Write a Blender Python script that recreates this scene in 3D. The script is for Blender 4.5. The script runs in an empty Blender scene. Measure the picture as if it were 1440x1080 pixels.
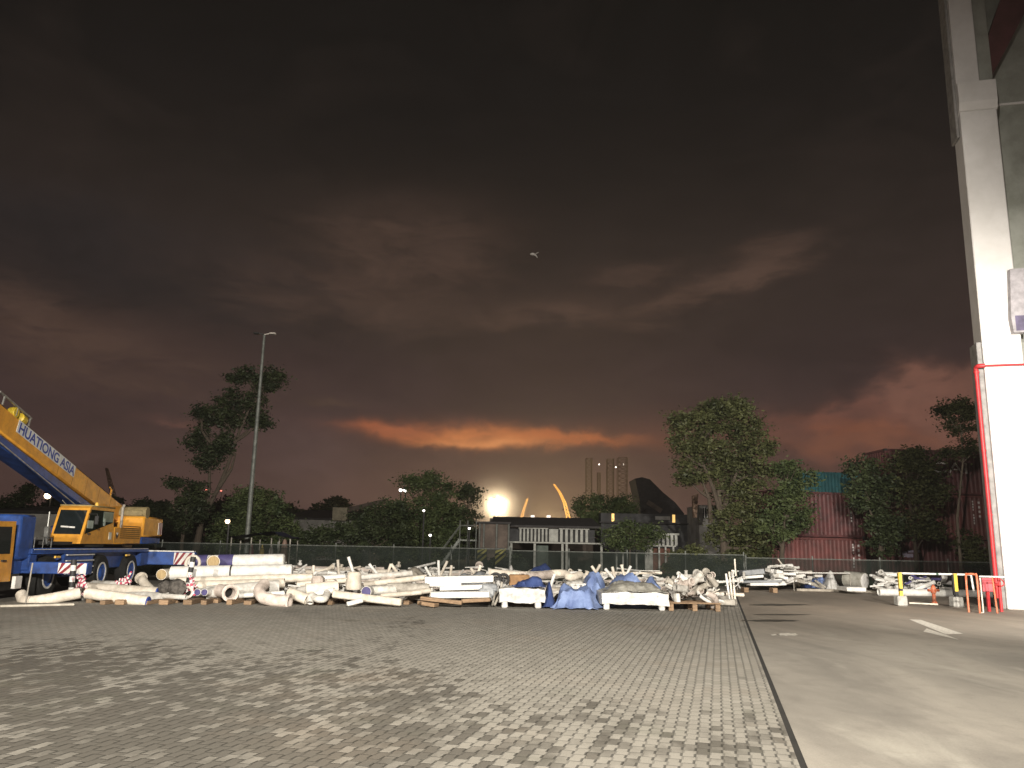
import bpy, math, random
import numpy as np
from mathutils import Vector, Matrix
random.seed(7); np.random.seed(7)
SC = bpy.context.scene; COL = SC.collection
R = math.radians

# ------------------------------------------------------------------ camera
F_PX, PITCH, ROLL, CAM_H = 1150.0, math.atan(230/1150.0), R(1.1), 1.7
CF = Vector((0, math.cos(PITCH), math.sin(PITCH)))
_u = Vector((0, -math.sin(PITCH), math.cos(PITCH))); _r = Vector((1, 0, 0))
CR = _r*math.cos(ROLL) + _u*math.sin(ROLL)
CU = _u*math.cos(ROLL) - _r*math.sin(ROLL)
CP = Vector((0, 0, CAM_H))
cd = bpy.data.cameras.new('camera'); cam = bpy.data.objects.new('camera', cd); COL.objects.link(cam)
cam.matrix_world = Matrix(((CR.x, CU.x, -CF.x, CP.x), (CR.y, CU.y, -CF.y, CP.y), (CR.z, CU.z, -CF.z, CP.z), (0, 0, 0, 1)))
cd.sensor_fit = 'HORIZONTAL'; cd.sensor_width = 36; cd.lens = 36*F_PX/1440; cd.clip_start = .1; cd.clip_end = 3000
SC.camera = cam

def ray(px, py):
    return (CF + CR*((px-720)/F_PX) + CU*((540-py)/F_PX))
def G(px, py, z=0.0):                       # a point of the ground seen at a photo pixel
    d = ray(px, py); return CP + d*((z-CAM_H)/d.z)
def at(px, py, Y):                          # the point at distance Y down the yard seen at a photo pixel
    d = ray(px, py); return CP + d*(Y/d.y)
def onplane(px, py, o, n):
    d = ray(px, py); return CP + d*((o-CP).dot(n)/d.dot(n))
def gy(px, py): return G(px, py).y
def ppm(Y): return F_PX/(Y*math.cos(PITCH))  # photo pixels per metre at distance Y

def lin(c):
    return tuple((x/255/12.92 if x/255 <= .04045 else ((x/255+.055)/1.055)**2.4) for x in c)

# ------------------------------------------------------------------ materials
MATS = {}
def mat(name, col, rough=.6, metal=0, var=.18, scale=3.0, bump=0.0, bscale=30.0, col2=None, spec=.4, stretch=None, tint=0.0):
    """principled surface with soft worn variation"""
    if name in MATS: return MATS[name]
    m = bpy.data.materials.new(name); m.use_nodes = True; nt = m.node_tree; N = nt.nodes; L = nt.links
    b = N['Principled BSDF']; b.inputs['Roughness'].default_value = rough; b.inputs['Metallic'].default_value = metal
    b.inputs['Specular IOR Level'].default_value = spec
    tc = N.new('ShaderNodeTexCoord'); src = tc.outputs['Object']
    if stretch:
        mp = N.new('ShaderNodeMapping'); mp.inputs['Scale'].default_value = stretch; L.new(src, mp.inputs['Vector']); src = mp.outputs['Vector']
    n = N.new('ShaderNodeTexNoise'); n.inputs['Scale'].default_value = scale; n.inputs['Detail'].default_value = 7; n.inputs['Roughness'].default_value = .65
    L.new(src, n.inputs['Vector'])
    rp = N.new('ShaderNodeValToRGB'); e = rp.color_ramp.elements
    c2 = col2 if col2 else tuple(x*(1-2.2*var) for x in col)
    e[0].position = .32; e[0].color = (*[max(0, x) for x in c2], 1); e[1].position = .62; e[1].color = (*[min(1, x*(1+var*.5)) for x in col], 1)
    L.new(n.outputs['Fac'], rp.inputs['Fac']); out = rp.outputs['Color']
    if tint:
        oi = N.new('ShaderNodeObjectInfo'); hs = N.new('ShaderNodeHueSaturation'); mr = N.new('ShaderNodeMapRange')
        mr.inputs['To Min'].default_value = 1-tint; mr.inputs['To Max'].default_value = 1+tint*.4
        L.new(oi.outputs['Random'], mr.inputs['Value']); L.new(mr.outputs['Result'], hs.inputs['Value']); L.new(out, hs.inputs['Color']); out = hs.outputs['Color']
    L.new(out, b.inputs['Base Color'])
    if bump:
        n2 = N.new('ShaderNodeTexNoise'); n2.inputs['Scale'].default_value = bscale; n2.inputs['Detail'].default_value = 5; L.new(src, n2.inputs['Vector'])
        bp = N.new('ShaderNodeBump'); bp.inputs['Strength'].default_value = bump; bp.inputs['Distance'].default_value = .02
        L.new(n2.outputs['Fac'], bp.inputs['Height']); L.new(bp.outputs['Normal'], b.inputs['Normal'])
    MATS[name] = m; return m
def emit(name, col, s):
    if name in MATS: return MATS[name]
    m = bpy.data.materials.new(name); m.use_nodes = True; nt = m.node_tree
    b = nt.nodes['Principled BSDF']; b.inputs['Base Color'].default_value = (*col, 1)
    b.inputs['Emission Color'].default_value = (*col, 1); b.inputs['Emission Strength'].default_value = s
    MATS[name] = m; return m

# ------------------------------------------------------------------ mesh building
class MB:
    def __init__(s): s.v = []; s.f = []; s.mi = []
    def add(s, vs, fs, mi=0):
        o = len(s.v); s.v += [Vector(v) for v in vs]
        for f in fs: s.f.append([o+i for i in f]); s.mi.append(mi)
        return s
    def box(s, lo, hi, fr=None, mi=0, bev=0.0):
        x0, y0, z0 = lo; x1, y1, z1 = hi
        if bev > 0:
            b = min(bev, abs(x1-x0)*.4, abs(y1-y0)*.4, abs(z1-z0)*.4); bm_v = []; sg = [(a, c, d) for a in (0, 1) for c in (0, 1) for d in (0, 1)]
            idx = {}
            for (a, c, d) in sg:
                X = x1 if a else x0; Y = y1 if c else y0; Z = z1 if d else z0
                dx = -b if a else b; dy = -b if c else b; dz = -b if d else b
                idx[(a, c, d, 'x')] = len(bm_v); bm_v.append(Vector((X, Y+dy, Z+dz)))
                idx[(a, c, d, 'y')] = len(bm_v); bm_v.append(Vector((X+dx, Y, Z+dz)))
                idx[(a, c, d, 'z')] = len(bm_v); bm_v.append(Vector((X+dx, Y+dy, Z)))
            fs = []
            for a in (0, 1):
                q = [(a, 0, 0), (a, 1, 0), (a, 1, 1), (a, 0, 1)]; fs.append([idx[k+('x',)] for k in (q if a else q[::-1])])
                q = [(0, a, 0), (0, a, 1), (1, a, 1), (1, a, 0)]; fs.append([idx[k+('y',)] for k in (q if a else q[::-1])])
                q = [(0, 0, a), (1, 0, a), (1, 1, a), (0, 1, a)]; fs.append([idx[k+('z',)] for k in (q if a else q[::-1])])
                for c in (0, 1):
                    fs.append([idx[(a, c, 0, 'x')], idx[(a, c, 1, 'x')], idx[(a, c, 1, 'y')], idx[(a, c, 0, 'y')]])
                    fs.append([idx[(a, 0, c, 'x')], idx[(a, 1, c, 'x')], idx[(a, 1, c, 'z')], idx[(a, 0, c, 'z')]])
                    fs.append([idx[(0, a, c, 'y')], idx[(1, a, c, 'y')], idx[(1, a, c, 'z')], idx[(0, a, c, 'z')]])
            for k in sg: fs.append([idx[k+('x',)], idx[k+('y',)], idx[k+('z',)]])
            vs = bm_v
        else:
            vs = [Vector(p) for p in ((x0, y0, z0), (x1, y0, z0), (x1, y1, z0), (x0, y1, z0), (x0, y0, z1), (x1, y0, z1), (x1, y1, z1), (x0, y1, z1))]
            fs = [(0, 3, 2, 1), (4, 5, 6, 7), (0, 1, 5, 4), (1, 2, 6, 5), (2, 3, 7, 6), (3, 0, 4, 7)]
        if fr: vs = [fr(p) for p in vs]
        return s.add(vs, fs, mi)
    def bar(s, a, b, w, h, up=Vector((0, 0, 1)), mi=0, bev=0.0):       # rectangular bar from a to b
        a = Vector(a); b = Vector(b); d = (b-a); L = d.length; ex = d.normalized(); ey = up.cross(ex)
        if ey.length < 1e-3: ey = Vector((1, 0, 0)).cross(ex)
        ey.normalize(); ez = ex.cross(ey)
        fr = lambda p: a + ex*p.x + ey*p.y + ez*p.z
        return s.box((0, -w/2, -h/2), (L, w/2, h/2), fr, mi, bev)
    def tube(s, pts, rad, seg=12, cap=True, mi=0, capmi=None, inner=None):
        pts = [Vector(p) for p in pts]; n = len(pts)
        if not hasattr(rad, '__len__'): rad = [rad]*n
        rings = []; prev = None; o = len(s.v)
        for i, p in enumerate(pts):
            t = (pts[min(i+1, n-1)] - pts[max(i-1, 0)]).normalized()
            if prev is None:
                a = Vector((0, 0, 1)) if abs(t.z) < .9 else Vector((1, 0, 0)); ex = t.cross(a).normalized()
            else:
                ex = prev - t*prev.dot(t); ex.normalize()
            prev = ex; ey = t.cross(ex)
            rings.append([p + (ex*math.cos(2*math.pi*k/seg) + ey*math.sin(2*math.pi*k/seg))*rad[i] for k in range(seg)])
        vs = [v for r in rings for v in r]; fs = []
        for i in range(n-1):
            for k in range(seg):
                k2 = (k+1) % seg; fs.append((i*seg+k, i*seg+k2, (i+1)*seg+k2, (i+1)*seg+k))
        s.add(vs, fs, mi)
        for end in ((0, -1) if cap else ()):
            r = rings[end]; c = pts[end]; t = ((pts[0]-pts[1]) if end == 0 else (pts[-1]-pts[-2])).normalized()
            if inner:                        # hollow mouth: rim, then a bore going in
                q = [c + (v-c)*inner for v in r]; w = [v - t*max(.25, rad[end]*2) for v in q]
                m = len(q); vs2 = r + q + w; fs2 = []
                for k in range(m):
                    k2 = (k+1) % m
                    fs2.append((k, k2, m+k2, m+k) if end else (k2, k, m+k, m+k2)); fs2.append((m+k, m+k2, 2*m+k2, 2*m+k) if end else (m+k2, m+k, 2*m+k, 2*m+k2))
                fs2.append(tuple(range(2*m, 3*m)))
                s.add(vs2, fs2[:-1], mi); s.add(w, [tuple(range(m))], mi if capmi is None else capmi)
            else:
                s.add(r, [tuple(range(seg))[::-1] if end == 0 else tuple(range(seg))], mi if capmi is None else capmi)
        return s
    def prism(s, poly, off, mi=0):                                  # closed polygon (3D points) swept by a vector
        n = len(poly); off = Vector(off); P = [Vector(p) for p in poly]; Q = [p+off for p in P]
        fs = [tuple(range(n)), tuple(range(2*n-1, n-1, -1))] + [(i, n+i, n+(i+1) % n, (i+1) % n) for i in range(n)]
        return s.add(P+Q, fs, mi)
    def lathe(s, prof, c, axis=Vector((0, 0, 1)), seg=16, mi=0, ring=False):
        axis = Vector(axis).normalized(); a = Vector((0, 0, 1)) if abs(axis.z) < .9 else Vector((1, 0, 0)); ex = axis.cross(a).normalized(); ey = axis.cross(ex); c = Vector(c)
        n = len(prof); vs = []; fs = []
        for (r, h) in prof:
            for k in range(seg):
                t = 2*math.pi*k/seg; vs.append(c + axis*h + (ex*math.cos(t)+ey*math.sin(t))*max(r, 1e-4))
        for i in range(n-1):
            for k in range(seg):
                k2 = (k+1) % seg; fs.append((i*seg+k, i*seg+k2, (i+1)*seg+k2, (i+1)*seg+k))
        if ring:
            o2 = (n-1)*seg; fs += [(o2+k, o2+(k+1) % seg, (k+1) % seg, k) for k in range(seg)]
        else: fs.append(tuple(range(seg))[::-1]); fs.append(tuple(range((n-1)*seg, n*seg)))
        return s.add(vs, fs, mi)
    def build(s, name, m, parent=None, smooth=False, base=None):
        me = bpy.data.meshes.new(name); V = s.v
        if parent is None:
            if base is None:
                xs = [v.x for v in V]; ys = [v.y for v in V]; base = Vector(((min(xs)+max(xs))/2, (min(ys)+max(ys))/2, min(v.z for v in V)))
        else: base = WLOC[parent.name]
        me.from_pydata([v-base for v in V], [], s.f)
        for mm in (m if isinstance(m, (list, tuple)) else [m]): me.materials.append(mm)
        if any(s.mi): me.polygons.foreach_set('material_index', s.mi)
        import bmesh
        bm = bmesh.new(); bm.from_mesh(me); bmesh.ops.recalc_face_normals(bm, faces=bm.faces); bm.to_mesh(me); bm.free()
        if smooth:
            me.polygons.foreach_set('use_smooth', [True]*len(me.polygons))
            me.set_sharp_from_angle(angle=R(38))
        o = bpy.data.objects.new(name, me); COL.objects.link(o)
        if parent is None: o.location = base
        else: o.parent = parent
        WLOC[o.name] = base if parent is None else WLOC[parent.name]
        return o
WLOC = {}
def tag(o, label, cat, group=None, kind=None):
    if label: o['label'] = label
    if cat: o['category'] = cat
    if group: o['group'] = group
    if kind: o['kind'] = kind
    return o
def thing(name, loc, label, cat, group=None):
    o = bpy.data.objects.new(name, None); COL.objects.link(o); o.location = loc; WLOC[o.name] = Vector(loc); o.empty_display_size = .2
    return tag(o, label, cat, group)
def struct(o): o['kind'] = 'structure'; return o
def copy_tree(o, parent=None, loc=None, rz=None):
    c = o.copy(); COL.objects.link(c)
    if parent: c.parent = parent
    if loc is not None: c.location = loc; WLOC[c.name] = Vector(loc)
    if rz is not None: c.rotation_euler.z = rz
    for ch in list(o.children): copy_tree(ch, c)
    return c

# shared materials
M_white = mat('white_paint', (.72, .71, .68), .5, var=.1, scale=4.5, col2=(.55, .53, .49), bump=.2)
M_cream = mat('cream_insulated_pipe', (.7, .64, .55), .6, var=.12, scale=5, col2=(.5, .44, .36), tint=.3, bump=.25)
M_pale = mat('pale_grey_pipe', (.6, .58, .54), .6, var=.15, scale=5, col2=(.36, .34, .3), tint=.3)
M_pink = mat('pinkish_lagging', (.64, .56, .5), .7, var=.14, scale=4, col2=(.36, .3, .26), tint=.25, bump=.3)
M_dirty = mat('dusty_galvanised', (.42, .39, .34), .65, var=.2, scale=4, col2=(.2, .18, .15), tint=.4)
M_bore = mat('dark_bore', (.012, .011, .01), .9, var=.1)
M_purple = mat('purple_band', (.07, .06, .17), .6, var=.15)
M_bluecap = mat('blue_plastic_cap', (.03, .06, .26), .5, var=.15)
M_timber = mat('weathered_timber', (.3, .2, .12), .8, var=.25, scale=6, col2=(.14, .09, .055), stretch=(1, 1, 6), bump=.4, tint=.3)
M_ply = mat('yellowish_plywood', (.42, .31, .16), .75, var=.18, scale=5, col2=(.28, .19, .09), stretch=(4, 1, 1))
M_steel = mat('galvanised_steel', (.38, .38, .36), .45, metal=.6, var=.15, scale=6)
M_black = mat('black_rubber', (.018, .018, .017), .85, var=.2, scale=8, bump=.3)
M_dark = mat('dark_metal', (.03, .03, .03), .6, var=.2)
M_red = mat('red_paint', (.5, .035, .04), .45, var=.15, scale=4)
M_orange = mat('orange_red_paint', (.55, .1, .035), .5, var=.2, scale=8, col2=(.4, .2, .12))
M_yellow = mat('crane_yellow_paint', (.72, .34, .035), .42, var=.1, scale=2.6, col2=(.5, .22, .03), spec=.5, bump=.08, bscale=12)
M_blue = mat('crane_blue_paint', (.024, .075, .29), .42, var=.18, scale=3, col2=(.014, .038, .14), spec=.5)
M_glass = mat('cab_glass', (.012, .016, .016), .06, var=.1, spec=.8)
M_conc = mat('concrete_block', (.4, .39, .36), .85, var=.15, scale=9, bump=.5)
M_hazred = mat('hazard_red', (.22, .02, .03), .5, var=.1)
M_yelpost = mat('yellow_post_paint', (.72, .5, .06), .5, var=.14, scale=6, col2=(.5, .35, .08))
# ------------------------------------------------------------------ night sky (world shader, a function of direction only)
W = bpy.data.worlds.new('World'); SC.world = W; W.use_nodes = True
wn = W.node_tree.nodes; wl = W.node_tree.links
bg = wn['Background']; wout = wn['World Output']
def _in(sock, v):
    if isinstance(v, (int, float)): sock.default_value = v
    else: wl.new(v, sock)
def MT(op, a, b=None, c=None, clamp=False):
    n = wn.new('ShaderNodeMath'); n.operation = op; n.use_clamp = clamp
    _in(n.inputs[0], a)
    if b is not None: _in(n.inputs[1], b)
    if c is not None: _in(n.inputs[2], c)
    return n.outputs[0]
tc = wn.new('ShaderNodeTexCoord'); sp = wn.new('ShaderNodeSeparateXYZ'); wl.new(tc.outputs['Generated'], sp.inputs[0])
AZ = MT('MULTIPLY', MT('ARCTAN2', sp.outputs[0], sp.outputs[1]), 57.29578)
EL = MT('MULTIPLY', MT('ARCSINE', sp.outputs[2]), 57.29578)
def cxyz(x, y, z):
    n = wn.new('ShaderNodeCombineXYZ'); _in(n.inputs[0], x); _in(n.inputs[1], y); _in(n.inputs[2], z); return n.outputs[0]
def noise(vec, scale, detail=6, rough=.6, dist=0.0):
    n = wn.new('ShaderNodeTexNoise'); n.inputs['Scale'].default_value = scale; n.inputs['Detail'].default_value = detail
    n.inputs['Roughness'].default_value = rough; n.inputs['Distortion'].default_value = dist; wl.new(vec, n.inputs['Vector']); return n.outputs['Fac']
V1 = cxyz(AZ, MT('MULTIPLY', EL, 2.4), 0.0)              # flattened coordinates: clouds seen low over the horizon
V2 = cxyz(AZ, MT('MULTIPLY', EL, 3.2), 7.3)
nA = noise(V1, .055, 7, .58, .6); nB = noise(V2, .16, 8, .66, .5); nC = noise(V1, .22, 6, .6, .3)
AW = MT('ADD', AZ, MT('MULTIPLY', MT('SUBTRACT', nC, .5), 7.0))
EW = MT('ADD', EL, MT('MULTIPLY', MT('SUBTRACT', nB, .5), 3.6))
def azel(px, py):
    d = ray(px, py).normalized(); return math.degrees(math.atan2(d.x, d.y)), math.degrees(math.asin(d.z))
EWS = MT('ADD', EL, MT('MULTIPLY', MT('SUBTRACT', nB, .5), 1.5)); AWS = MT('ADD', AZ, MT('MULTIPLY', MT('SUBTRACT', nC, .5), 3.0))
def blob(px, py, sx, sy, gain=1.0, lo=.0, tilt=0.0, tex=None, hard=1.0, AW=AW, EW=EW):
    """soft patch of cloud centred on a direction; sx, sy in photo pixels"""
    a, e = azel(px, py); k = 57.3/1150
    da = MT('SUBTRACT', AW, a); de = MT('SUBTRACT', MT('SUBTRACT', EW, e), MT('MULTIPLY', da, tilt))
    q = MT('ADD', MT('POWER', MT('ABSOLUTE', MT('DIVIDE', da, sx*k)), 2.0), MT('POWER', MT('ABSOLUTE', MT('DIVIDE', de, sy*k)), 2.0))
    g = MT('EXPONENT', MT('MULTIPLY', q, -1.0))
    if hard != 1.0: g = MT('MULTIPLY', g, hard, clamp=True)
    if tex is not None:
        t = MT('MULTIPLY', MT('SUBTRACT', tex, .36), 3.6, clamp=True); g = MT('MULTIPLY', g, MT('ADD', MT('MULTIPLY', t, 1-lo), lo))
    return MT('MULTIPLY', g, gain)
nF = noise(cxyz(AZ, MT('MULTIPLY', EL, 1.2), 3.1), .3, 7, .6, .4); EWF = MT('ADD', EL, MT('MULTIPLY', MT('SUBTRACT', nF, .5), 2.2)); 
# base gradient by elevation
rp = wn.new('ShaderNodeValToRGB'); cr = rp.color_ramp
stops = [(-8, (30, 22, 19)), (0, (102, 76, 68)), (2.6, (92, 69, 64)), (6, (78, 59, 55)), (9, (65, 50, 49)), (12, (57, 44, 43)), (15, (53, 42, 39)), (20, (44, 36, 33)), (25, (30, 25, 23)), (30, (20, 17, 16)), (36, (12, 10, 9)), (60, (8, 7, 7))]
while len(cr.elements) < len(stops): cr.elements.new(.5)
for e, (d, c) in zip(cr.elements, stops): e.position = (d+10)/90; e.color = (*lin(c), 1)
mr = wn.new('ShaderNodeMapRange'); mr.inputs['From Min'].default_value = -10; mr.inputs['From Max'].default_value = 80
wl.new(MT('ADD', EL, MT('MULTIPLY', MT('SUBTRACT', nA, .5), 6.0)), mr.inputs['Value']); wl.new(mr.outputs[0], rp.inputs['Fac'])
cur = rp.outputs['Color']
def mixc(fac, col, mode='MIX'):
    global cur
    n = wn.new('ShaderNodeMix'); n.data_type = 'RGBA'; n.blend_type = mode; n.clamp_factor = True
    _in(n.inputs[0], fac); wl.new(cur, n.inputs[6])
    if isinstance(col, tuple): n.inputs[7].default_value = (*col, 1)
    else: wl.new(col, n.inputs[7])
    cur = n.outputs[2]
# broad dark / pale cloud structure
mixc(MT('MULTIPLY', MT('SUBTRACT', nA, .52), 1.1, clamp=True), lin((60, 49, 44)))
mixc(MT('MULTIPLY', MT('SUBTRACT', .47, nA), 1.3, clamp=True), lin((24, 21, 21)))
mixc(blob(270, 385, 220, 50, .62, .75, -.16, nF, 2.2), lin((38, 34, 35)))
mixc(blob(60, 350, 200, 48, .6, .75, -.1, nF, 2.0), lin((33, 30, 31)))
mixc(blob(640, 130, 220, 110, .5), lin((17, 15, 15)))
mixc(blob(1160, 480, 180, 60, .5, .6, .0, nB), lin((47, 38, 38)))
# faint tan clouds
for (px, py, sx, sy, g, t) in ((140, 500, 180, 45, .55, -.10), (60, 440, 80, 22, .45, -.3), (580, 350, 130, 60, .5, 0), (1000, 405, 100, 18, .7, .28), (1090, 350, 50, 13, .6, .1),
                              (760, 442, 100, 20, .6, .1), (890, 385, 60, 16, .45, .1), (1050, 385, 50, 13, .5, .2), (470, 420, 170, 40, .35, -.1)):
    mixc(blob(px, py, sx, sy, min(.95, g*1.35), .3, t, nB, 1.5), lin((82, 63, 54)))
# purple grey murk left of the glow, reddish murk to its right
mixc(blob(430, 650, 90, 60, .35), lin((96, 78, 78)))
mixc(blob(950, 612, 130, 28, .5, .8, 0, nB, **dict(AW=AWS, EW=EWS)), lin((104, 66, 55)))
mixc(blob(690, 695, 240, 50, .45), lin((126, 96, 80)))
nG = noise(cxyz(AZ, MT('MULTIPLY', EL, 1.3), 5.7), .24, 8, .55, .3); EWP = MT('ADD', EL, MT('MULTIPLY', MT('SUBTRACT', nG, .5), 5.5)); PF = dict(AW=AW, EW=EWP)
# orange-lit cloud bank at the right
mixc(blob(1240, 610, 100, 26, .9, .6, .0, nF, 5.0, **PF), lin((112, 74, 63)))
mixc(blob(1225, 620, 80, 12, .7, .4, .0, nF, 2.0, **PF), lin((132, 84, 64)))
mixc(blob(1350, 560, 50, 34, .92, .65, .0, nF, 5.0, **PF), lin((122, 84, 71)))
mixc(blob(1180, 598, 60, 9, .6, .3, -.1, nB), lin((134, 80, 58)))
mixc(blob(1290, 660, 150, 30, .5), lin((96, 68, 60)))
# small lit wisps
mixc(blob(250, 595, 40, 6, .6, .3, -.06, nB), lin((110, 76, 66)))
mixc(blob(465, 568, 32, 9, .6, .3, .05, nB), lin((92, 72, 58)))
# the glowing strip over the horizon
G_ = dict(AW=AWS, EW=EWF)
mixc(blob(680, 611, 150, 17, .6, .6, -.015, nB, 1.2, **G_), lin((132, 82, 62)))
mixc(blob(560, 606, 62, 8, .9, .6, -.06, nB, 1.5, **G_), lin((172, 98, 66)))
mixc(blob(685, 616, 90, 11, .98, .45, .0, nB, 1.7, **G_), lin((200, 122, 74)))
mixc(blob(795, 615, 75, 8, .9, .5, -.05, nB, 1.4, **G_), lin((184, 106, 64)))
mixc(blob(680, 623, 60, 6, .8, .4, .0, nB, 1.2, **G_), lin((222, 146, 92)))
# mottling of the cloud sheet
nD = noise(V1, .11, 8, .64, 1.3); nE = noise(V2, .3, 6, .6, .8)
mu = MT('ADD', .62, MT('ADD', MT('MULTIPLY', nD, .58), MT('MULTIPLY', nE, .2)))
cbx = cxyz(mu, mu, mu); n = wn.new('ShaderNodeMix'); n.data_type = 'RGBA'; n.blend_type = 'MULTIPLY'; n.inputs[0].default_value = 1.0; wl.new(cur, n.inputs[6]); wl.new(cbx, n.inputs[7]); cur = n.outputs[2]
# what is left of the dusk light: a Nishita sky with the sun far below
sky = wn.new('ShaderNodeTexSky'); sky.sky_type = 'NISHITA'; sky.sun_disc = False; sky.sun_elevation = R(-7); sky.sun_rotation = R(200)
n = wn.new('ShaderNodeMix'); n.data_type = 'RGBA'; n.blend_type = 'ADD'; n.inputs[0].default_value = .05
wl.new(cur, n.inputs[6]); wl.new(sky.outputs[0], n.inputs[7]); cur = n.outputs[2]
wl.new(cur, bg.inputs['Color']); bg.inputs['Strength'].default_value = 1.0

# ------------------------------------------------------------------ lamps: floodlights of the warehouse behind and beside the camera, and a very weak sun added as sky fill
def spot(name, loc, tgt, W_, size, blend, col, rad=.25):
    l = bpy.data.lights.new(name, 'SPOT'); l.energy = W_; l.spot_size = R(size); l.spot_blend = blend; l.color = col; l.shadow_soft_size = rad
    o = bpy.data.objects.new(name, l); COL.objects.link(o); o.location = loc
    o.rotation_euler = (Vector(tgt)-Vector(loc)).to_track_quat('-Z', 'Y').to_euler(); return o
spot('yard_floodlight', (4, -14, 10), (-1, 41, 1.2), 100000, 62, .85, (1, .93, .82)); spot('side_floodlight', (-10.5, -14, 10), (6, 41, 1.2), 50000, 62, .85, (1, .93, .83))
spot('wall_floodlight', (12.4, 8, 7.5), (18.5, 37, .5), 26000, 70, .9, (1, .93, .84))
sd = bpy.data.lights.new('fill_sun', 'SUN'); sd.energy = .03; sd.angle = R(10); sd.color = (1, .93, .85)  # invented dim sun, added as sky fill
so = bpy.data.objects.new('fill_sun', sd); COL.objects.link(so); so.location = (0, 0, 50); so.rotation_euler = (R(55), 0, R(-25))

SC.view_settings.view_transform = 'Standard'; SC.view_settings.look = 'None'; SC.view_settings.exposure = 0; SC.view_settings.gamma = 1
SC.cycles.use_denoising = True; SC.cycles.max_bounces = 5; SC.cycles.volume_bounces = 0; SC.cycles.transparent_max_bounces = 12

# ------------------------------------------------------------------ ground
BD0 = G(1125, 1065); BD1 = G(1040, 850); BDIR = (BD1-BD0).normalized(); BN = Vector((BDIR.y, -BDIR.x, 0))     # edge between pavers and concrete
EX = BN; EY = BDIR                                                                                          # warehouse axes: right, away
def gmat(name):
    m = bpy.data.materials.new(name); m.use_nodes = True; return m, m.node_tree.nodes, m.node_tree.links, m.node_tree.nodes['Principled BSDF']
def gcoords(N, L, ang, sc=(1, 1, 1)):
    g = N.new('ShaderNodeNewGeometry'); mp = N.new('ShaderNodeMapping'); mp.inputs['Rotation'].default_value = (0, 0, ang); mp.inputs['Scale'].default_value = sc
    L.new(g.outputs['Position'], mp.inputs['Vector']); return mp.outputs['Vector']
def gn(N, L, v, s, d=6, r=.6, dist=0):
    n = N.new('ShaderNodeTexNoise'); n.inputs['Scale'].default_value = s; n.inputs['Detail'].default_value = d; n.inputs['Roughness'].default_value = r; n.inputs['Distortion'].default_value = dist
    L.new(v, n.inputs['Vector']); return n.outputs['Fac']
def gm(N, L, op, a, b, clamp=False):
    n = N.new('ShaderNodeMath'); n.operation = op; n.use_clamp = clamp
    for i, x in enumerate((a, b)):
        if isinstance(x, (int, float)): n.inputs[i].default_value = x
        else: L.new(x, n.inputs[i])
    return n.outputs[0]
def gmix(N, L, f, a, b, mode='MIX'):
    n = N.new('ShaderNodeMix'); n.data_type = 'RGBA'; n.blend_type = mode; n.clamp_factor = True
    for i, x in ((0, f), (6, a), (7, b)):
        if isinstance(x, (int, float)): n.inputs[i].default_value = x
        elif isinstance(x, tuple): n.inputs[i].default_value = (*x, 1)
        else: L.new(x, n.inputs[i])
    return n.outputs[2]
ang = math.atan2(BDIR.x, BDIR.y)             # rotate so that +Y runs along the paver edge
# pavers
m, N, L, b = gmat('interlocking_pavers'); MATS['pavers'] = m
v = gcoords(N, L, ang+math.pi/2)              # bricks lie lengthwise away from the camera
v = gcoords(N, L, ang)                        # x across, y along the paver edge
wob = N.new('ShaderNodeTexNoise'); wob.inputs['Scale'].default_value = 1.7; wob.inputs['Detail'].default_value = 3; L.new(v, wob.inputs['Vector'])
vm = N.new('ShaderNodeVectorMath'); vm.operation = 'MULTIPLY_ADD'; L.new(wob.outputs['Color'], vm.inputs[0]); vm.inputs[1].default_value = (.02, .02, 0); L.new(v, vm.inputs[2])
sv = N.new('ShaderNodeSeparateXYZ'); L.new(vm.outputs[0], sv.inputs[0])
PWD, PLN = .112, .225
yy = gm(N, L, 'DIVIDE', sv.outputs[1], PLN)
half = gm(N, L, 'MODULO', gm(N, L, 'ABSOLUTE', gm(N, L, 'FLOOR', gm(N, L, 'MULTIPLY', yy, 2.0), 0), 0), 2.0)      # which half of a paver: the long joints are toothed
xx = gm(N, L, 'ADD', gm(N, L, 'DIVIDE', sv.outputs[0], PWD), gm(N, L, 'MULTIPLY', half, .12))
ix = gm(N, L, 'FLOOR', xx, 0); fx_ = gm(N, L, 'SUBTRACT', xx, ix)
y2 = gm(N, L, 'ADD', yy, gm(N, L, 'MULTIPLY', gm(N, L, 'MODULO', gm(N, L, 'ABSOLUTE', ix, 0), 2.0), .5)); iy = gm(N, L, 'FLOOR', y2, 0); fy_ = gm(N, L, 'SUBTRACT', y2, iy)
def edge(f, w0, w1):
    d = gm(N, L, 'MINIMUM', f, gm(N, L, 'SUBTRACT', 1.0, f)); r = N.new('ShaderNodeMapRange'); r.inputs['From Min'].default_value = w0; r.inputs['From Max'].default_value = w1; r.inputs['To Min'].default_value = 1; r.inputs['To Max'].default_value = 0
    L.new(d, r.inputs['Value']); return r.outputs[0]
jl = gm(N, L, 'MULTIPLY', edge(fx_, .05, .13), gm(N, L, 'ADD', .45, gm(N, L, 'MULTIPLY', half, .55)))
jt = gm(N, L, 'MULTIPLY', edge(fy_, .018, .05), .75)
joint = gm(N, L, 'MAXIMUM', jl, jt)
cb = N.new('ShaderNodeCombineXYZ'); L.new(ix, cb.inputs[0]); L.new(iy, cb.inputs[1]); wnz = N.new('ShaderNodeTexWhiteNoise'); wnz.noise_dimensions = '2D'; L.new(cb.outputs[0], wnz.inputs['Vector']); rnd = wnz.outputs['Value']
base_c = gmix(N, L, rnd, (.225, .209, .178), (.29, .27, .232))
w = gcoords(N, L, ang)
wet = gn(N, L, gcoords(N, L, ang+.5, (.55, .3, 1)), .5, 7, .62, .6)
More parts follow.
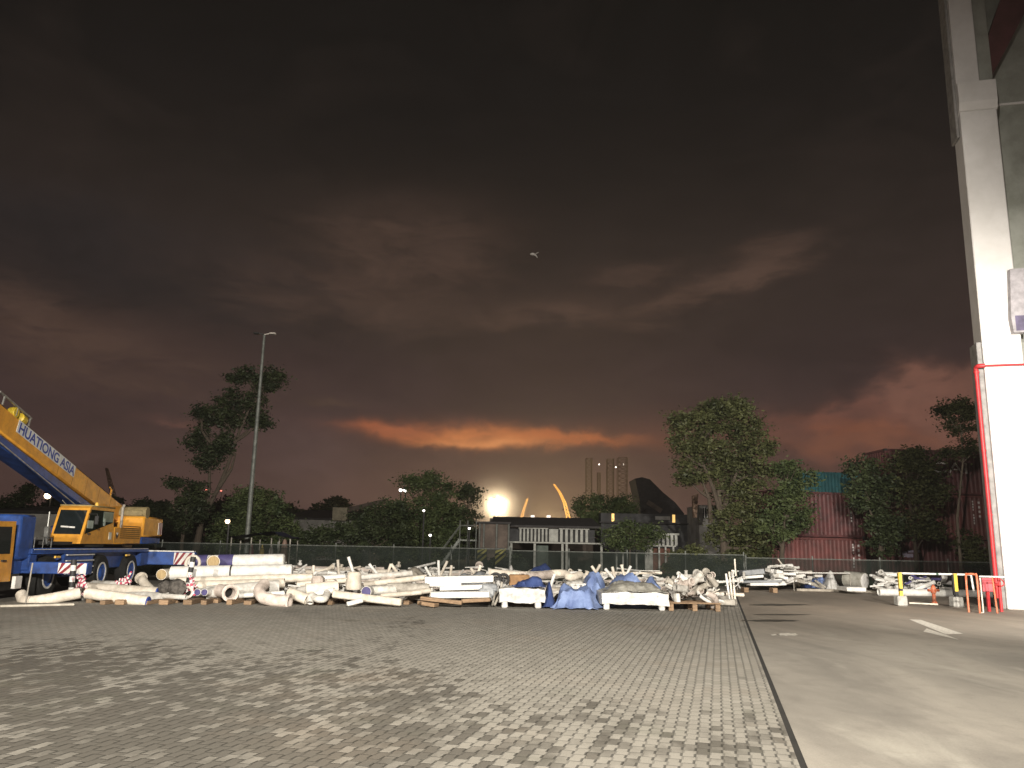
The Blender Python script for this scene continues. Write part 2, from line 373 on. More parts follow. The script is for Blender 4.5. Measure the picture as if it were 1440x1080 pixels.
wet2 = gn(N, L, w, 1.6, 6, .6)
wetm = gm(N, L, 'ADD', gm(N, L, 'MULTIPLY', wet, .75), gm(N, L, 'MULTIPLY', wet2, .25))
sy_ = N.new('ShaderNodeSeparateXYZ'); g_ = N.new('ShaderNodeNewGeometry'); L.new(g_.outputs['Position'], sy_.inputs[0])
near = N.new('ShaderNodeMapRange'); near.inputs['From Min'].default_value = 13; near.inputs['From Max'].default_value = 6; near.inputs['To Min'].default_value = 0; near.inputs['To Max'].default_value = .2
L.new(gm(N, L, 'ADD', sy_.outputs[1], gm(N, L, 'MULTIPLY', sy_.outputs[0], .55)), near.inputs['Value'])     # extra darkening towards the near left corner
thr = gm(N, L, 'ADD', gm(N, L, 'MULTIPLY', rnd, .22), gm(N, L, 'ADD', wetm, near.outputs[0]))
damp = gm(N, L, 'MULTIPLY', gm(N, L, 'SUBTRACT', thr, .7), 8.0, True)
col = gmix(N, L, damp, base_c, (.118, .109, .093))
rust = gm(N, L, 'MULTIPLY', gm(N, L, 'SUBTRACT', gn(N, L, w, .35, 4), .53), 3.0, True)
col = gmix(N, L, gm(N, L, 'MULTIPLY', rust, .45), col, (.30, .23, .165))
moss = gm(N, L, 'MULTIPLY', gm(N, L, 'SUBTRACT', gn(N, L, w, .8, 6), .56), 3.5, True)
col = gmix(N, L, gm(N, L, 'MULTIPLY', moss, .3), col, (.2, .21, .15))
fine = gn(N, L, w, 60, 3); col = gmix(N, L, .35, col, gmix(N, L, fine, (.25, .25, .25), (.9, .9, .9)), 'OVERLAY')
col = gmix(N, L, gm(N, L, 'MULTIPLY', joint, .78), col, (.035, .034, .028))
L.new(col, b.inputs['Base Color'])
rr = N.new('ShaderNodeMapRange'); rr.inputs['To Min'].default_value = .85; rr.inputs['To Max'].default_value = .5; L.new(damp, rr.inputs['Value']); L.new(rr.outputs[0], b.inputs['Roughness'])
hgt = gm(N, L, 'ADD', gm(N, L, 'MULTIPLY', joint, -1.0), gm(N, L, 'ADD', gm(N, L, 'MULTIPLY', fine, .12), gm(N, L, 'MULTIPLY', rnd, .25)))
bp = N.new('ShaderNodeBump'); bp.inputs['Strength'].default_value = .7; bp.inputs['Distance'].default_value = .008; L.new(hgt, bp.inputs['Height']); L.new(bp.outputs[0], b.inputs['Normal'])
# concrete
m, N, L, b = gmat('worn_concrete'); MATS['concrete'] = m
w = gcoords(N, L, ang); ws = gcoords(N, L, ang+1.25, (1, .28, 1))
n1 = gn(N, L, ws, .45, 8, .62, .8); n2 = gn(N, L, w, 2.2, 8, .65, .3); n3 = gn(N, L, w, 45, 3)
col = gmix(N, L, gm(N, L, 'MULTIPLY', gm(N, L, 'SUBTRACT', n1, .38), 4.2, True), (.2, .183, .157), (.32, .292, .248))
col = gmix(N, L, gm(N, L, 'MULTIPLY', gm(N, L, 'SUBTRACT', gn(N, L, ws, .9, 7, .6, .5), .55), 5.0, True), col, (.37, .347, .295))
sy2 = N.new('ShaderNodeSeparateXYZ'); gp = N.new('ShaderNodeNewGeometry'); L.new(gp.outputs['Position'], sy2.inputs[0])
red = N.new('ShaderNodeMapRange'); red.inputs['From Min'].default_value = 15; red.inputs['From Max'].default_value = 26; L.new(sy2.outputs[1], red.inputs['Value'])
col = gmix(N, L, gm(N, L, 'MULTIPLY', red.outputs[0], .8), col, gmix(N, L, gm(N, L, 'MULTIPLY', gm(N, L, 'SUBTRACT', n1, .35), 3.0, True), (.2, .163, .125), (.29, .228, .17)))
col = gmix(N, L, gm(N, L, 'MULTIPLY', gm(N, L, 'SUBTRACT', n2, .5), 3.5, True), col, gmix(N, L, .45, col, (.13, .115, .1)))
col = gmix(N, L, .42, col, gmix(N, L, n3, (.22, .22, .22), (.85, .85, .85)), 'OVERLAY')
spk = gm(N, L, 'MULTIPLY', gm(N, L, 'SUBTRACT', gn(N, L, w, 9, 5, .7), .6), 6.0, True); col = gmix(N, L, gm(N, L, 'MULTIPLY', spk, .35), col, (.1, .092, .08))
L.new(col, b.inputs['Base Color']); b.inputs['Roughness'].default_value = .8
bp = N.new('ShaderNodeBump'); bp.inputs['Strength'].default_value = .35; bp.inputs['Distance'].default_value = .006; L.new(gm(N, L, 'ADD', n3, n2), bp.inputs['Height']); L.new(bp.outputs[0], b.inputs['Normal'])
M_soil = mat('dark_soil_and_grass', (.055, .06, .035), .95, var=.3, scale=.4, col2=(.03, .032, .022), bump=.6, bscale=6)
M_wetshade = mat('wet_shaded_concrete', (.085, .075, .063), .5, var=.2, scale=2)
M_paint = mat('worn_road_paint', (.66, .62, .55), .7, var=.22, scale=14, col2=(.36, .33, .28))
def sheet(name, pts, m, z):
    mb = MB(); mb.add([Vector((p[0], p[1], z)) for p in pts], [tuple(range(len(pts)))]); o = mb.build(name, m); return struct(o)
sheet('ground', [(-700, -120), (700, -120), (700, 720), (-700, 720)], M_soil, -.008)
P0 = BD0 - BDIR*25; P1 = BD1 + BDIR*16
sheet('yard_paving', [(P0.x-.03, P0.y), (P1.x-.03, P1.y), (-42, P1.y), (-42, P0.y)], MATS['pavers'], 0)
sheet('concrete_drive', [(P0.x+.03, P0.y), (40, P0.y), (40, P1.y), (P1.x+.03, P1.y)], MATS['concrete'], .0)
jb = MB(); jb.add([P0-BN*.045+Vector((0, 0, -.004-P0.z)), P0+BN*.045+Vector((0, 0, -.004)), P1+BN*.045+Vector((0, 0, -.004)), P1-BN*.045+Vector((0, 0, -.004))], [(0, 1, 2, 3)])
struct(jb.build('drain_gap', mat('dirt_joint', (.02, .018, .015), .95)))
def flatshape(name, polys, m, z=.005):
    mb = MB()
    for poly in polys:
        mb.add([Vector((*G(px, py).xy, z)) for px, py in poly], [tuple(range(len(poly)))])
    return struct(mb.build(name, m))
flatshape('road_arrow', [[(1278, 871), (1295, 872), (1354.5, 891.5), (1330, 892.3)], [(1303, 884), (1330, 892.8), (1349, 900), (1298.5, 888.5)]], M_paint)
def irregular(name, px, py, w, h, m, seed, n=26, z=.005):
    rr = random.Random(seed); pts = []
    for k in range(n):
        t = 2*math.pi*k/n; q = 1+rr.uniform(-.28, .28); pts.append((px+math.cos(t)*w*q, py+math.sin(t)*h*q))
    return flatshape(name, [pts], m, z)
irregular('paint_spill', 1108, 892.5, 15, 1.8, M_paint, 3); irregular('paint_spill', 1090, 893, 6, .9, M_paint, 5)
irregular('wet_shadow_patch', 1092, 850.6, 44, 1.3, M_wetshade, 8); irregular('wet_shadow_patch', 1085, 873, 40, 1.4, M_wetshade, 9); irregular('wet_shadow_patch', 1100, 864.5, 34, .8, M_wetshade, 10)  # elongated shadows and a wet streak, painted as dark ground sheets
# ------------------------------------------------------------------ mobile crane
C0 = G(66, 840); C1 = G(183, 825.5); CV = (C1-C0); CL = CV.length; CV.normalize(); CN = Vector((-CV.y, CV.x, 0)); CZ = Vector((0, 0, 1))
def cfr(p): return C0 + CV*p[0] + CN*p[1] + CZ*p[2]
def cp(px, py, k=0.0):
    w = onplane(px, py, C0 + CN*k, CN); d = w-C0; return d.dot(CV), d.z
def cpoly(pts, k): return [cfr((*(lambda q: (q[0], k, q[1]))(cp(px, py, k)),)) for px, py in pts]
crane = thing('mobile_crane', cfr((2.5, 1.25, 0)), 'yellow and blue mobile crane with boom raised over pipes in the yard', 'mobile crane')
DECK = 1.42
XR = cp(145, 800)[0]
mb = MB()                                            # carrier
mb.box((-1.9, .25, .72), (CL+1.6, 2.25, DECK-.1), cfr, bev=.03)
mb.box((-1.2, .0, DECK-.16), (CL+1.5, 2.5, DECK), cfr, bev=.02)
for (a, b_) in ((.85, XR-.78), ):
    mb.box((a, .03, .55), (b_, .4, DECK-.16), cfr, bev=.03)
mb.box((CL+.9, .05, .75), (CL+1.6, 2.45, DECK-.16), cfr, bev=.03)
mb.box((-1.2, .05, .8), (-.78, 2.45, DECK-.16), cfr, bev=.03)
mb.build('carrier_frame', M_blue, crane, True)
mb = MB(); XL0, XL1 = cp(27, 760, .1)[0], cp(48, 760, .1)[0]; mb.box((XL0, .1, DECK-.3), (XL1, 1.15, 2.35), cfr, bev=.05); mb.build('equipment_locker', M_blue, crane, True)
mb = MB()                                            # steps between the axles
for k, zz in enumerate((.62, .82, 1.02, 1.2)): mb.box((.95, -.03, zz), (XR-.85, .028, zz+.035), cfr)
mb.build('access_steps', M_white, crane)
mb = MB()
mb.box((-1.1, -.01, DECK-.04), (CL+1.4, -.002, DECK-.018), cfr)
mb.build('marker_tape', M_white, crane)
for x in (.15, CL-.75):
    mb = MB(); mb.box((x, -.035, DECK-.29), (x+.34, .02, DECK-.225), cfr, bev=.01); mb.build('side_marker_lamp', mat('amber_lens', (.9, .55, .1), .3, var=.05), crane)
def wheel(x, y, flip):
    c = cfr((x, y, .6)); ax = -CN*flip
    mb = MB(); mb.lathe([(.34, -.34), (.5, -.34), (.57, -.3), (.6, -.2), (.6, .0), (.57, .06), (.48, .09), (.36, .06), (.34, .0)], c, ax, 28, ring=True)
    t = mb.build('wheel', M_black, crane, True)
    mb = MB(); mb.lathe([(.345, -.1), (.345, .05), (.31, .06), (.3, .02), (.22, .0), (.16, .07), (.1, .09), (.001, .09)], c, ax, 24)
    for k in range(8):
        q = 2*math.pi*k/8; p = c + CV*math.cos(q)*.2 + CZ*math.sin(q)*.2; mb.tube([p, p+ax*.04], .022, 6)
    r = mb.build('rim', M_blue, crane, True); r.parent = t
    mb = MB(); mb.lathe([(.3, .05), (.355, .05), (.355, .072), (.3, .072)], c, ax, 28, ring=True); q = mb.build('rim_ring', M_white, crane, True); q.parent = t
XR = cp(145, 800)[0]
for x in (0, XR, CL): wheel(x, .1, 1); wheel(x, 2.4, -1)
def hazard(lo, hi, fr, n=3, name='hazard_panel', par=None):
    """white board with slanting dark red stripes, on the plane y = lo[1]"""
    x0, y0, z0 = lo; x1, _, z1 = hi; mb = MB(); mb.box((x0, y0, z0), (x1, y0+.02, z1), fr, 0)
    w = (x1-x0); h = z1-z0
    for k in range(n):
        a = x0 + w*(k+.25)/n; b_ = a + w*.42/n
        poly = [(a, z1), (b_, z1), (min(b_+w*.4, x1), z0), (min(a+w*.4, x1-.01), z0)]
        mb.prism([fr((q[0], y0-.006, q[1])) for q in poly], fr((0, .005, 0))-fr((0, 0, 0)), 1)
    return mb.build(name, [M_white, M_hazred], par)
# outrigger beams: run sideways out of the carrier towards the camera
def outrigger(x, reach, z0, z1, wd, striped=True, jack=True):
    mb = MB(); mb.box((x-wd/2, -reach, z0), (x+wd/2, .6, z1), cfr, bev=.02)
    o = mb.build('outrigger_beam', M_blue, crane, True)
    def fr2(p): return cfr((x-wd/2-.004+p[1], -reach+p[0], p[2]))
    h = hazard((.02, 0, z0+.02), (.8, 0, z1-.02), fr2, 3, 'hazard_panel', crane); h.parent = o
    if jack:
        mb = MB(); mb.tube([cfr((x, -reach+.2, z0)), cfr((x, -reach+.2, .08))], .06, 10); mb.box((x-.22, -reach-.02, .0), (x+.22, -reach+.42, .08), cfr, bev=.02); j = mb.build('jack_leg', M_steel, crane, True); j.parent = o
outrigger(-1.0, 1.55, .72, 1.05, .34); outrigger(CL+1.75, 1.75, .78, 1.28, .3)
mb = MB(); mb.box((CL+1.6, -1.7, 1.285), (CL+1.86, .6, 1.33), cfr); mb.build('beam_cover', M_white, crane)
# road cab at the front: low yellow cab, mostly cut off by the picture edge
mb = MB()
XB = XL0-.35; prof = [(XB-2, .55), (XB-2.05, 1.25), (XB-1.75, 2.1), (XB-.08, 2.15), (XB, .55)]
mb.prism([cfr((a, .02, z)) for a, z in prof], CN*1.3); road = mb.build('road_cab', M_yellow, crane)
mb = MB(); mb.prism([cfr((a, .006, z)) for a, z in [(XB-1.75, 1.28), (XB-1.55, 1.98), (XB-.28, 2.0), (XB-.22, 1.28)]], CN*.016); q = mb.build('side_window', M_glass, crane); q.parent = road
mb = MB(); mb.box((XB-.6, -.03, 1.08), (XB-.4, .02, 1.12), cfr); q = mb.build('door_handle', M_dark, crane); q.parent = road
mb = MB(); mb.box((XB+.0, -.12, .35), (XB+.35, -.02, .68), cfr, bev=.01); mb.build('mudflap', M_white, crane)
# ---- upper structure
mb = MB(); c = cfr((3.1, 1.25, DECK)); mb.lathe([(.75, 0), (.75, .12), (.68, .12), (.68, .22)], c, CZ, 28); mb.box((.6, .3, DECK+.1), (CL+1.0, 2.2, DECK+.2), cfr); mb.build('turntable', M_dark, crane, True)
KC = .05                                              # side plane of the operator cab and engine house
q0 = cp(128, 714, KC); q1 = cp(161.5, 714, KC); q2 = cp(158, 772, KC); q3 = cp(112, 769, KC)
zt = (q0[1]+q1[1])/2; zb = DECK+.14
WC = 1.0
def cab_x(z, base):                                   # front edge leans back
    return q3[0] + (q0[0]-q3[0])*(z-zb)/(zt-zb) + base
mb = MB()
prof = [(cab_x(zb, 0), zb), (cab_x(zt-.06, 0), zt-.06), (cab_x(zt, .08), zt), (q1[0], zt), (q2[0], zb)]
mb.prism([cfr((a, KC, z)) for a, z in prof], CN*WC)
cab = mb.build('operator_cab', M_yellow, crane)
mb = MB(); mb.box((cab_x(zt, .05), KC-.03, zt), (q1[0]+.03, KC+WC+.03, zt+.05), cfr, bev=.02); o = mb.build('cab_roof', mat('cab_roof_paint', (.4, .3, .12), .7), crane, True); o.parent = cab
za, zd = zb+.36, zt-.1
mb = MB(); mb.prism([cfr((cab_x(zd, .1), KC-.012, zd)), cfr((q1[0]-.06, KC-.012, zd)), cfr((q1[0]-.09, KC-.012, zb+.72)), cfr((cab_x(za, .08), KC-.012, za-.05))], CN*.02)
o = mb.build('side_window', M_glass, crane); o.parent = cab
mb = MB(); xm = (cab_x(zd, .1)+q1[0])/2
mb.box((cab_x(za, .2), KC-.02, zb+.5), (cab_x(za, .62), KC-.013, zb+.75), cfr)
o = mb.build('window_sticker', mat('pale_window_film', (.42, .5, .45), .4), crane); o.parent = cab
mb = MB(); mb.box((xm+.04, KC-.02, zb+.74), (q1[0]-.08, KC-.013, zd-.03), cfr); o = mb.build('window_film', mat('green_window_film', (.16, .22, .18), .3), crane); o.parent = cab
mb = MB(); mb.box((xm+.08, KC-.028, zb+.6), (xm+.22, KC-.021, zb+.85), cfr); o = mb.build('window_sticker', MATS['pale_window_film'], crane); o.parent = cab
def ffr(s, t):                                        # a point on the leaning front of the cab: s across, t up
    z = zb + t*(zt-.06-zb); return cfr((cab_x(z, -.012), KC + s*WC, z))
mb = MB(); d_ = CV*.02
mb.prism([ffr(.08, .26), ffr(.92, .26), ffr(.92, .94), ffr(.08, .94)], d_); o = mb.build('windscreen', M_glass, crane); o.parent = cab
mb = MB(); mb.bar(ffr(.3, .45)-CV*.02, ffr(.75, .47)-CV*.02, .02, .05); o = mb.build('wiper', M_white, crane); o.parent = cab
mb = MB(); mb.box((q2[0]-.45, KC-.012, zb+.15), (q2[0]-.22, KC-.002, zb+.4), cfr); o = mb.build('door_notice', mat('pale_sticker', (.75, .72, .6), .5), crane); o.parent = cab
mb = MB(); mb.box((cab_x(zb, .42), KC-.04, zb+.3), (cab_x(zb, .6), KC-.003, zb+.34), cfr); o = mb.build('door_handle', M_dark, crane); o.parent = cab
# engine house behind the cab
e0 = cp(162, 772, KC); e1 = cp(196, 772, KC); e2 = cp(196, 743, KC)
mb = MB(); mb.box((q2[0]+.02, KC, zb), (e1[0], KC+.85, e2[1]), cfr, bev=.03); eng = mb.build('engine_house', M_yellow, crane, True)
mb = MB()
for k in range(2):
    x = q2[0]+.16; mb.prism([cfr((x+k*.0, KC-.012, zb+.3+.0)), cfr((x+.1, KC-.012, zb+.42)), cfr((x+.2, KC-.012, zb+.3)), cfr((x+.1, KC-.012, zb+.18))] if k == 0 else [cfr((x+.02, KC-.018, zb+.4)), cfr((x+.18, KC-.018, zb+.4)), cfr((x+.1, KC-.018, zb+.3))], CN*.01, k)
o = mb.build('maker_plate', [M_dark, M_white], crane); o.parent = eng
# counterweight
w0 = cp(197, 738, .0); w1 = cp(226, 768, .0)
mb = MB(); mb.box((e1[0]+.06, .0, zb+.28), (w1[0], 2.5, zb+1.05), cfr, bev=.06); cw = mb.build('counterweight', M_yellow, crane, True)
mb = MB(); mb.box((e1[0]+.06, .02, zb+.02), (w1[0]-.1, 2.45, zb+.26), cfr, bev=.03); o = mb.build('ballast_slab', M_blue, crane, True); o.parent = cw
o = hazard((w1[0]-.5, -.012, zb+.38), (w1[0]-.05, 0, zb+.85), cfr, 2, 'hazard_panel', crane); o.parent = cw
mb = MB(); mb.box((e1[0]+.1, .1, zb+1.05), (e1[0]+.7, 1.2, zb+1.3), cfr, bev=.05); mb.tube([cfr((e1[0]+.35, .0, zb+1.2)), cfr((e1[0]+.35, 1.6, zb+1.2))], .22, 16); mb.build('winch_drum', mat('winch_rope', (.3, .24, .12), .7), crane, True)
# boom
KB = 1.0; BW = .75
bt0 = Vector(cp(181, 717, KB)); bt1 = Vector(cp(19, 582, KB)); bd = (bt1-bt0).normalized(); bn = Vector((-bd.y, bd.x));
if bn.y < 0: bn = -bn
bh0 = Vector(cp(127, 705, KB)); HB = abs((bh0-bt0).dot(bn))
LB = (bt1-bt0).length + 3.2
def bfr(p):                                            # p = along, across, up(normal, top = 0)
    q = bt0 + bd*p[0] + bn*p[2]; return cfr((q.x, KB+p[1], q.y))
mb = MB(); mb.box((-.2, 0, -HB), (LB, BW, 0), bfr, bev=.05)
foot = [(-.2, 0), (-.9, -.35), (-1.25, -.75), (-1.1, -1.25), (-.3, -1.5), (.5, -HB)]
mb.prism([bfr((a, .02, z)) for a, z in foot], CN*(BW-.04)); boom = mb.build('boom', M_yellow, crane, True)
mb = MB(); mb.box((.6, .06, -HB-.3), (LB-.3, BW-.06, -HB-.005), bfr, bev=.04); o = mb.build('boom_underside', M_blue, crane, True); o.parent = boom
mb = MB(); mb.tube([cfr((2.6, KB+BW/2, DECK+.5)), bfr((2.9, BW/2, -HB-.35))], .16, 14); mb.tube([bfr((1.6, BW/2, -HB-.62)), bfr((3.2, BW/2, -HB-.42))], .12, 12); mb.box((2.6, .05, -HB-.62), (3.5, BW-.05, -HB-.3), bfr, bev=.04)
mb.build('luffing_cylinder', M_blue, crane, True)
mb = MB(); mb.tube([bfr((2.0, -.04, -HB-.42)), bfr((4.2, -.06, -HB-.5)), bfr((LB-.4, -.04, -HB-.2))], .018, 6); mb.tube([bfr((2.0, .3, -HB-.45)), bfr((3.2, .2, -HB-.75)), bfr((4.8, .3, -HB-.4))], .015, 6); o = mb.build('hydraulic_hose', M_dirty, crane); o.parent = boom
mb = MB(); mb.bar(bfr((1.7, .1, 0)), bfr((1.7, .1, .28)), .05, .05); mb.bar(bfr((1.7, .1, .26)), bfr((1.9, .1, .3)), .04, .04); o = mb.build('rope_guide', M_yellow, crane); o.parent = boom
# lettered board along the upper flank of the boom
ta = Vector(cp(106, 655, KB)); tb = Vector(cp(37, 599, KB)); s0 = (ta-bt0).dot(bd); s1 = (tb-bt0).dot(bd)
mb = MB(); mb.box((s0-.05, -.012, -HB*.56), (s1+.45, -.002, -.03), bfr); o = mb.build('name_board', mat('pale_name_board', (.66, .68, .66), .5, var=.1), crane); o.parent = boom
tcv = bpy.data.curves.new('boom_lettering', 'FONT'); tcv.body = 'HUATIONG ASIA'; tcv.size = 1; tcv.extrude = .004; tcv.offset = .022; tcv.align_x = 'LEFT'
to = bpy.data.objects.new('tmp', tcv); COL.objects.link(to); dg = bpy.context.evaluated_depsgraph_get(); me = bpy.data.meshes.new_from_object(to.evaluated_get(dg)); bpy.data.objects.remove(to)
vx = [v.co.copy() for v in me.vertices]; wx = max(v.x for v in vx); hx = max(v.y for v in vx)
mb = MB(); Ls = s1+.4-s0
mb.add([bfr((s1+.38 - v.x/wx*Ls, -.016 - v.z*.5, -HB*.51 + v.y/hx*HB*.42)) for v in vx], [tuple(p.vertices) for p in me.polygons])
o = mb.build('boom_lettering', mat('blue_lettering', (.03, .06, .3), .5, var=.1), crane); o.parent = boom
# working lamp and little platform on top of the boom, at the picture edge
l0 = Vector(cp(33, 596, KB)); sl = (l0-bt0).dot(bd)
mb = MB(); mb.lathe([(.05, -.24), (.15, -.18), (.16, .05), (.12, .12), (.001, .13)], bfr((sl-.05, .1, .1)), (bfr((0, 0, 0))-bfr((1, 0, 0))), 16); mb.lathe([(.15, -.1), (.17, 0), (.15, .1)], bfr((sl+.5, .1, .1)), CN, 14); o = mb.build('auxiliary_winch', mat('winch_yellow', (.7, .5, .04), .45), crane, True); o.parent = boom
mb = MB(); mb.bar(bfr((sl-.35, .0, .27)), bfr((sl+1.6, .0, .27)), .05, .05); mb.bar(bfr((sl-.3, .0, .0)), bfr((sl-.3, .0, .27)), .04, .04); mb.bar(bfr((sl+1.3, .0, .0)), bfr((sl+1.3, .0, .27)), .04, .04); mb.bar(bfr((sl+.5, .0, .0)), bfr((sl+.5, .0, .27)), .03, .03); o = mb.build('guard_rail', M_steel, crane); o.parent = boom
# hook hanging by the equipment locker
hk = cfr((.55, .5, DECK+.1)); mb = MB(); mb.tube([hk+CZ*1.0, hk+CZ*.55], .02, 6); mb.box((.45, .42, DECK+.3), (.68, .58, DECK+.65), cfr, bev=.04); mb.tube([hk+CZ*.2, hk+CZ*.05+CV*.06, hk+CZ*.0+CV*.14, hk+CZ*.1+CV*.2], .035, 8); mb.build('hook_block', M_steel, crane, True)

# more crane detail: ropes, vents, mirror, beacon, deck rail, exhaust
mb = MB()
for dy in (.2, .32): mb.tube([cfr((e1[0]+.35, KB-.2+dy, zb+1.42)), bfr((.8, dy, .12)), bfr((LB*.5, dy, .1)), bfr((LB-.4, dy, .12))], .012, 5)
mb.build('hoist_rope', M_dark, crane)
mb = MB()
for k in range(7): mb.box((q2[0]+.5, KC-.014, zb+.2+k*.07), (e1[0]-.15, KC-.004, zb+.235+k*.07), cfr)
o = mb.build('vent_grille', mat('vent_shadow_paint', (.25, .12, .015), .6), crane); o.parent = eng
mb = MB(); m0 = cfr((cab_x(zt-.3, -.02), KC-.02, zt-.25)); mb.tube([m0, m0-CN*.3-CV*.08, m0-CN*.32-CV*.08-CZ*.1], .014, 6); mb.box((-.03, -.02, -.34), (.03, .1, -.06), lambda q: m0-CN*.34-CV*.08+CV*q[0]+CN*q[1]+CZ*q[2], bev=.015); o = mb.build('wing_mirror', M_dark, crane); o.parent = cab
mb = MB(); mb.lathe([(.06, 0), (.065, .02), (.05, .12), (.03, .15), (.001, .155)], cfr((q1[0]-.3, KC+.5, zt+.05)), CZ, 12); o = mb.build('beacon', MATS['amber_lens'], crane, True); o.parent = cab
mb = MB(); mb.tube([cfr((e1[0]-.2, .75, zb+.6)), cfr((e1[0]-.2, .75, zb+1.35)), cfr((e1[0]-.1, .75, zb+1.45))], .05, 8); mb.build('exhaust_pipe', M_dirty, crane, True)
mb = MB()
for k in range(3): x = cp(50, 770, 0)[0]+k*.5; mb.tube([cfr((x, .05, DECK)), cfr((x, .05, DECK+.3))], .012, 5)
mb.tube([cfr((cp(50, 770, 0)[0], .05, DECK+.3)), cfr((cp(50, 770, 0)[0]+1.0, .05, DECK+.3))], .012, 5); mb.build('deck_rail', M_steel, crane)
for k in range(6): x0_ = .7+k*1.1; mb = MB(); mb.box((x0_, -.004, -HB+.02), (x0_+.03, -.0005, -.02 if x0_ < s0-.1 else -HB*.6), bfr); o = mb.build('boom_seam', mat('boom_seam_paint', (.42, .19, .02), .5), crane); o.parent = boom
# ------------------------------------------------------------------ shipping containers beyond the fence
def corr(n, L, d):                                     # corrugation profile: (x, depth) pairs
    w = L/n; p = []
    for k in range(n):
        a = k*w; p += [(a, 0), (a+w*.3, 0), (a+w*.5, d), (a+w*.8, d)]
    return p + [(L, 0)]
def container(o, phi, L, m, label, group, marks=True, text=None, plate=False, z0=0.0, Wd=2.44, H=2.59):
    ex = Vector((math.cos(phi), math.sin(phi), 0)); ey = Vector((-ex.y, ex.x, 0)); base = Vector((o.x, o.y, z0))
    fr = lambda p: base + ex*p[0] + ey*p[1] + CZ*p[2]
    t = thing('shipping_container', fr((L/2, Wd/2, 0)), label, 'shipping container', group)
    mb = MB()
    for (yy, s) in ((.04, 1), (Wd-.04, -1)):
        pr = corr(int(L/.275), L-.2, .045); vs = [fr((.1+a, yy+s*d, z)) for z in (.15, H-.1) for a, d in pr]; n = len(pr)
        mb.add(vs, [(i, i+1, n+i+1, n+i) for i in range(n-1)])
    pr = corr(8, Wd-.2, .045)
    for xx, s in ((.04, 1), (L-.04, -1)):
        vs = [fr((xx+s*d, .1+a, z)) for z in (.15, H-.1) for a, d in pr]; n = len(pr); mb.add(vs, [(i, i+1, n+i+1, n+i) for i in range(n-1)])
    mb.box((.06, .06, H-.1), (L-.06, Wd-.06, H-.03), fr); mb.box((.06, .06, .1), (L-.06, Wd-.06, .16), fr)
    mb.build('corrugated_walls', m, t)
    mb = MB()
    for x in (0, L-.12):
        for y in (0, Wd-.12): mb.box((x, y, .12), (x+.12, y+.12, H-.12), fr)
    for z in (.0+.03, H-.13):
        mb.box((.12, .0, z), (L-.12, .07, z+.12), fr); mb.box((.12, Wd-.07, z), (L-.12, Wd, z+.12), fr)
        mb.box((.0, .12, z), (.07, Wd-.12, z+.12), fr); mb.box((L-.07, .12, z), (L, Wd-.12, z+.12), fr)
    for x in (-.005, L-.165):
        for y in (-.005, Wd-.155):
            for z in (0, H-.12): mb.box((x, y, z), (x+.17, y+.16, z+.12), fr, mi=1)
    mb.build('frame', [m, M_dark], t)
    mb = MB(); mr_ = random.Random(int(o.x*10+z0*7))
    if marks:
        for k in range(9):
            z = H*.86 - k*.155
            if k != 4: mb.box((L-.85, .028, z-.05), (L-.85+.07+mr_.random()*.03, .036, z+.055), fr)
        for k in range(4): mb.box((L-.5, .028, H*.84-k*.26-.07), (L-.38, .036, H*.84-k*.26+.06), fr)
    if plate:
        mb.box((.45, .028, 1.62), (.56, .036, 2.02), fr)
    if mb.v: tag(mb.build('code_lettering', mat('container_white_mark', (.62, .6, .58), .6), t), None, None)
    if plate:
        mb = MB(); mb.box((.68, .028, 1.6), (.95, .036, 1.9), fr); mb.box((.95, .028, 1.58), (1.3, .036, 1.78), fr); mb.box((1.0, .028, 1.86), (1.75, .036, 1.98), fr); mb.build('notice', mat('lilac_notice', (.4, .36, .46), .6), t)
    if text:
        cv = bpy.data.curves.new('t', 'FONT'); cv.body = text; to = bpy.data.objects.new('tmp', cv); COL.objects.link(to); dg = bpy.context.evaluated_depsgraph_get()
        me = bpy.data.meshes.new_from_object(to.evaluated_get(dg)); bpy.data.objects.remove(to); vv = [v.co.copy() for v in me.vertices]; wx = max(v.x for v in vv); hx = max(v.y for v in vv)
        mb = MB(); mb.add([fr((L-3.3+v.x/wx*2.2, .03, 1.25+v.y/hx*.62)) for v in vv], [tuple(p.vertices) for p in me.polygons]); mb.build('lettering', mat('container_white_lettering', (.72, .7, .66), .6), t)
    return t
M_c1 = mat('container_brick_red', (.15, .05, .046), .6, var=.2, scale=1.2, col2=(.08, .036, .033))
M_c2 = mat('container_dark_red', (.115, .04, .04), .6, var=.22, scale=1.5, col2=(.06, .03, .03))
M_c3 = mat('container_teal', (.03, .14, .16), .6, var=.2, scale=1.2)
A0 = at(1087, 815, 46.5); B0 = at(1256, 817, 47.5)
g1 = 'stacked containers beyond the fence'
container(A0, R(14), 6.06, M_c1, 'brick red container at the bottom of the shorter stack', g1, True)
container(A0+Vector((.04, .05, 0)), R(14.3), 6.06, M_c2, 'dark red container on top of the shorter stack', g1, True, z0=2.6)
container(B0, R(4), 6.06, M_c2, 'red container with lilac notice, bottom of the taller stack', g1, True, plate=True)
container(B0+Vector((-.05, .06, 0)), R(4.3), 6.06, M_c1, 'red container in the middle of the taller stack', g1, True, z0=2.6)
container(B0+Vector((.05, .03, 0)), R(3.8), 6.06, M_c2, 'red container with big white letters topping the taller stack', g1, False, text='CAI', z0=5.2)
c_ = at(1130, 800, 62); container(c_, R(6), 6.06, M_c3, 'teal container rising behind the shorter red stack', g1, False, z0=5.2)
container(c_, R(6), 6.06, M_c2, 'dark red container under the teal one, mostly hidden', g1, False, z0=2.6)
container(c_, R(6), 6.06, M_c2, 'dark container on the ground under the teal pile, hidden', g1, False, z0=0)

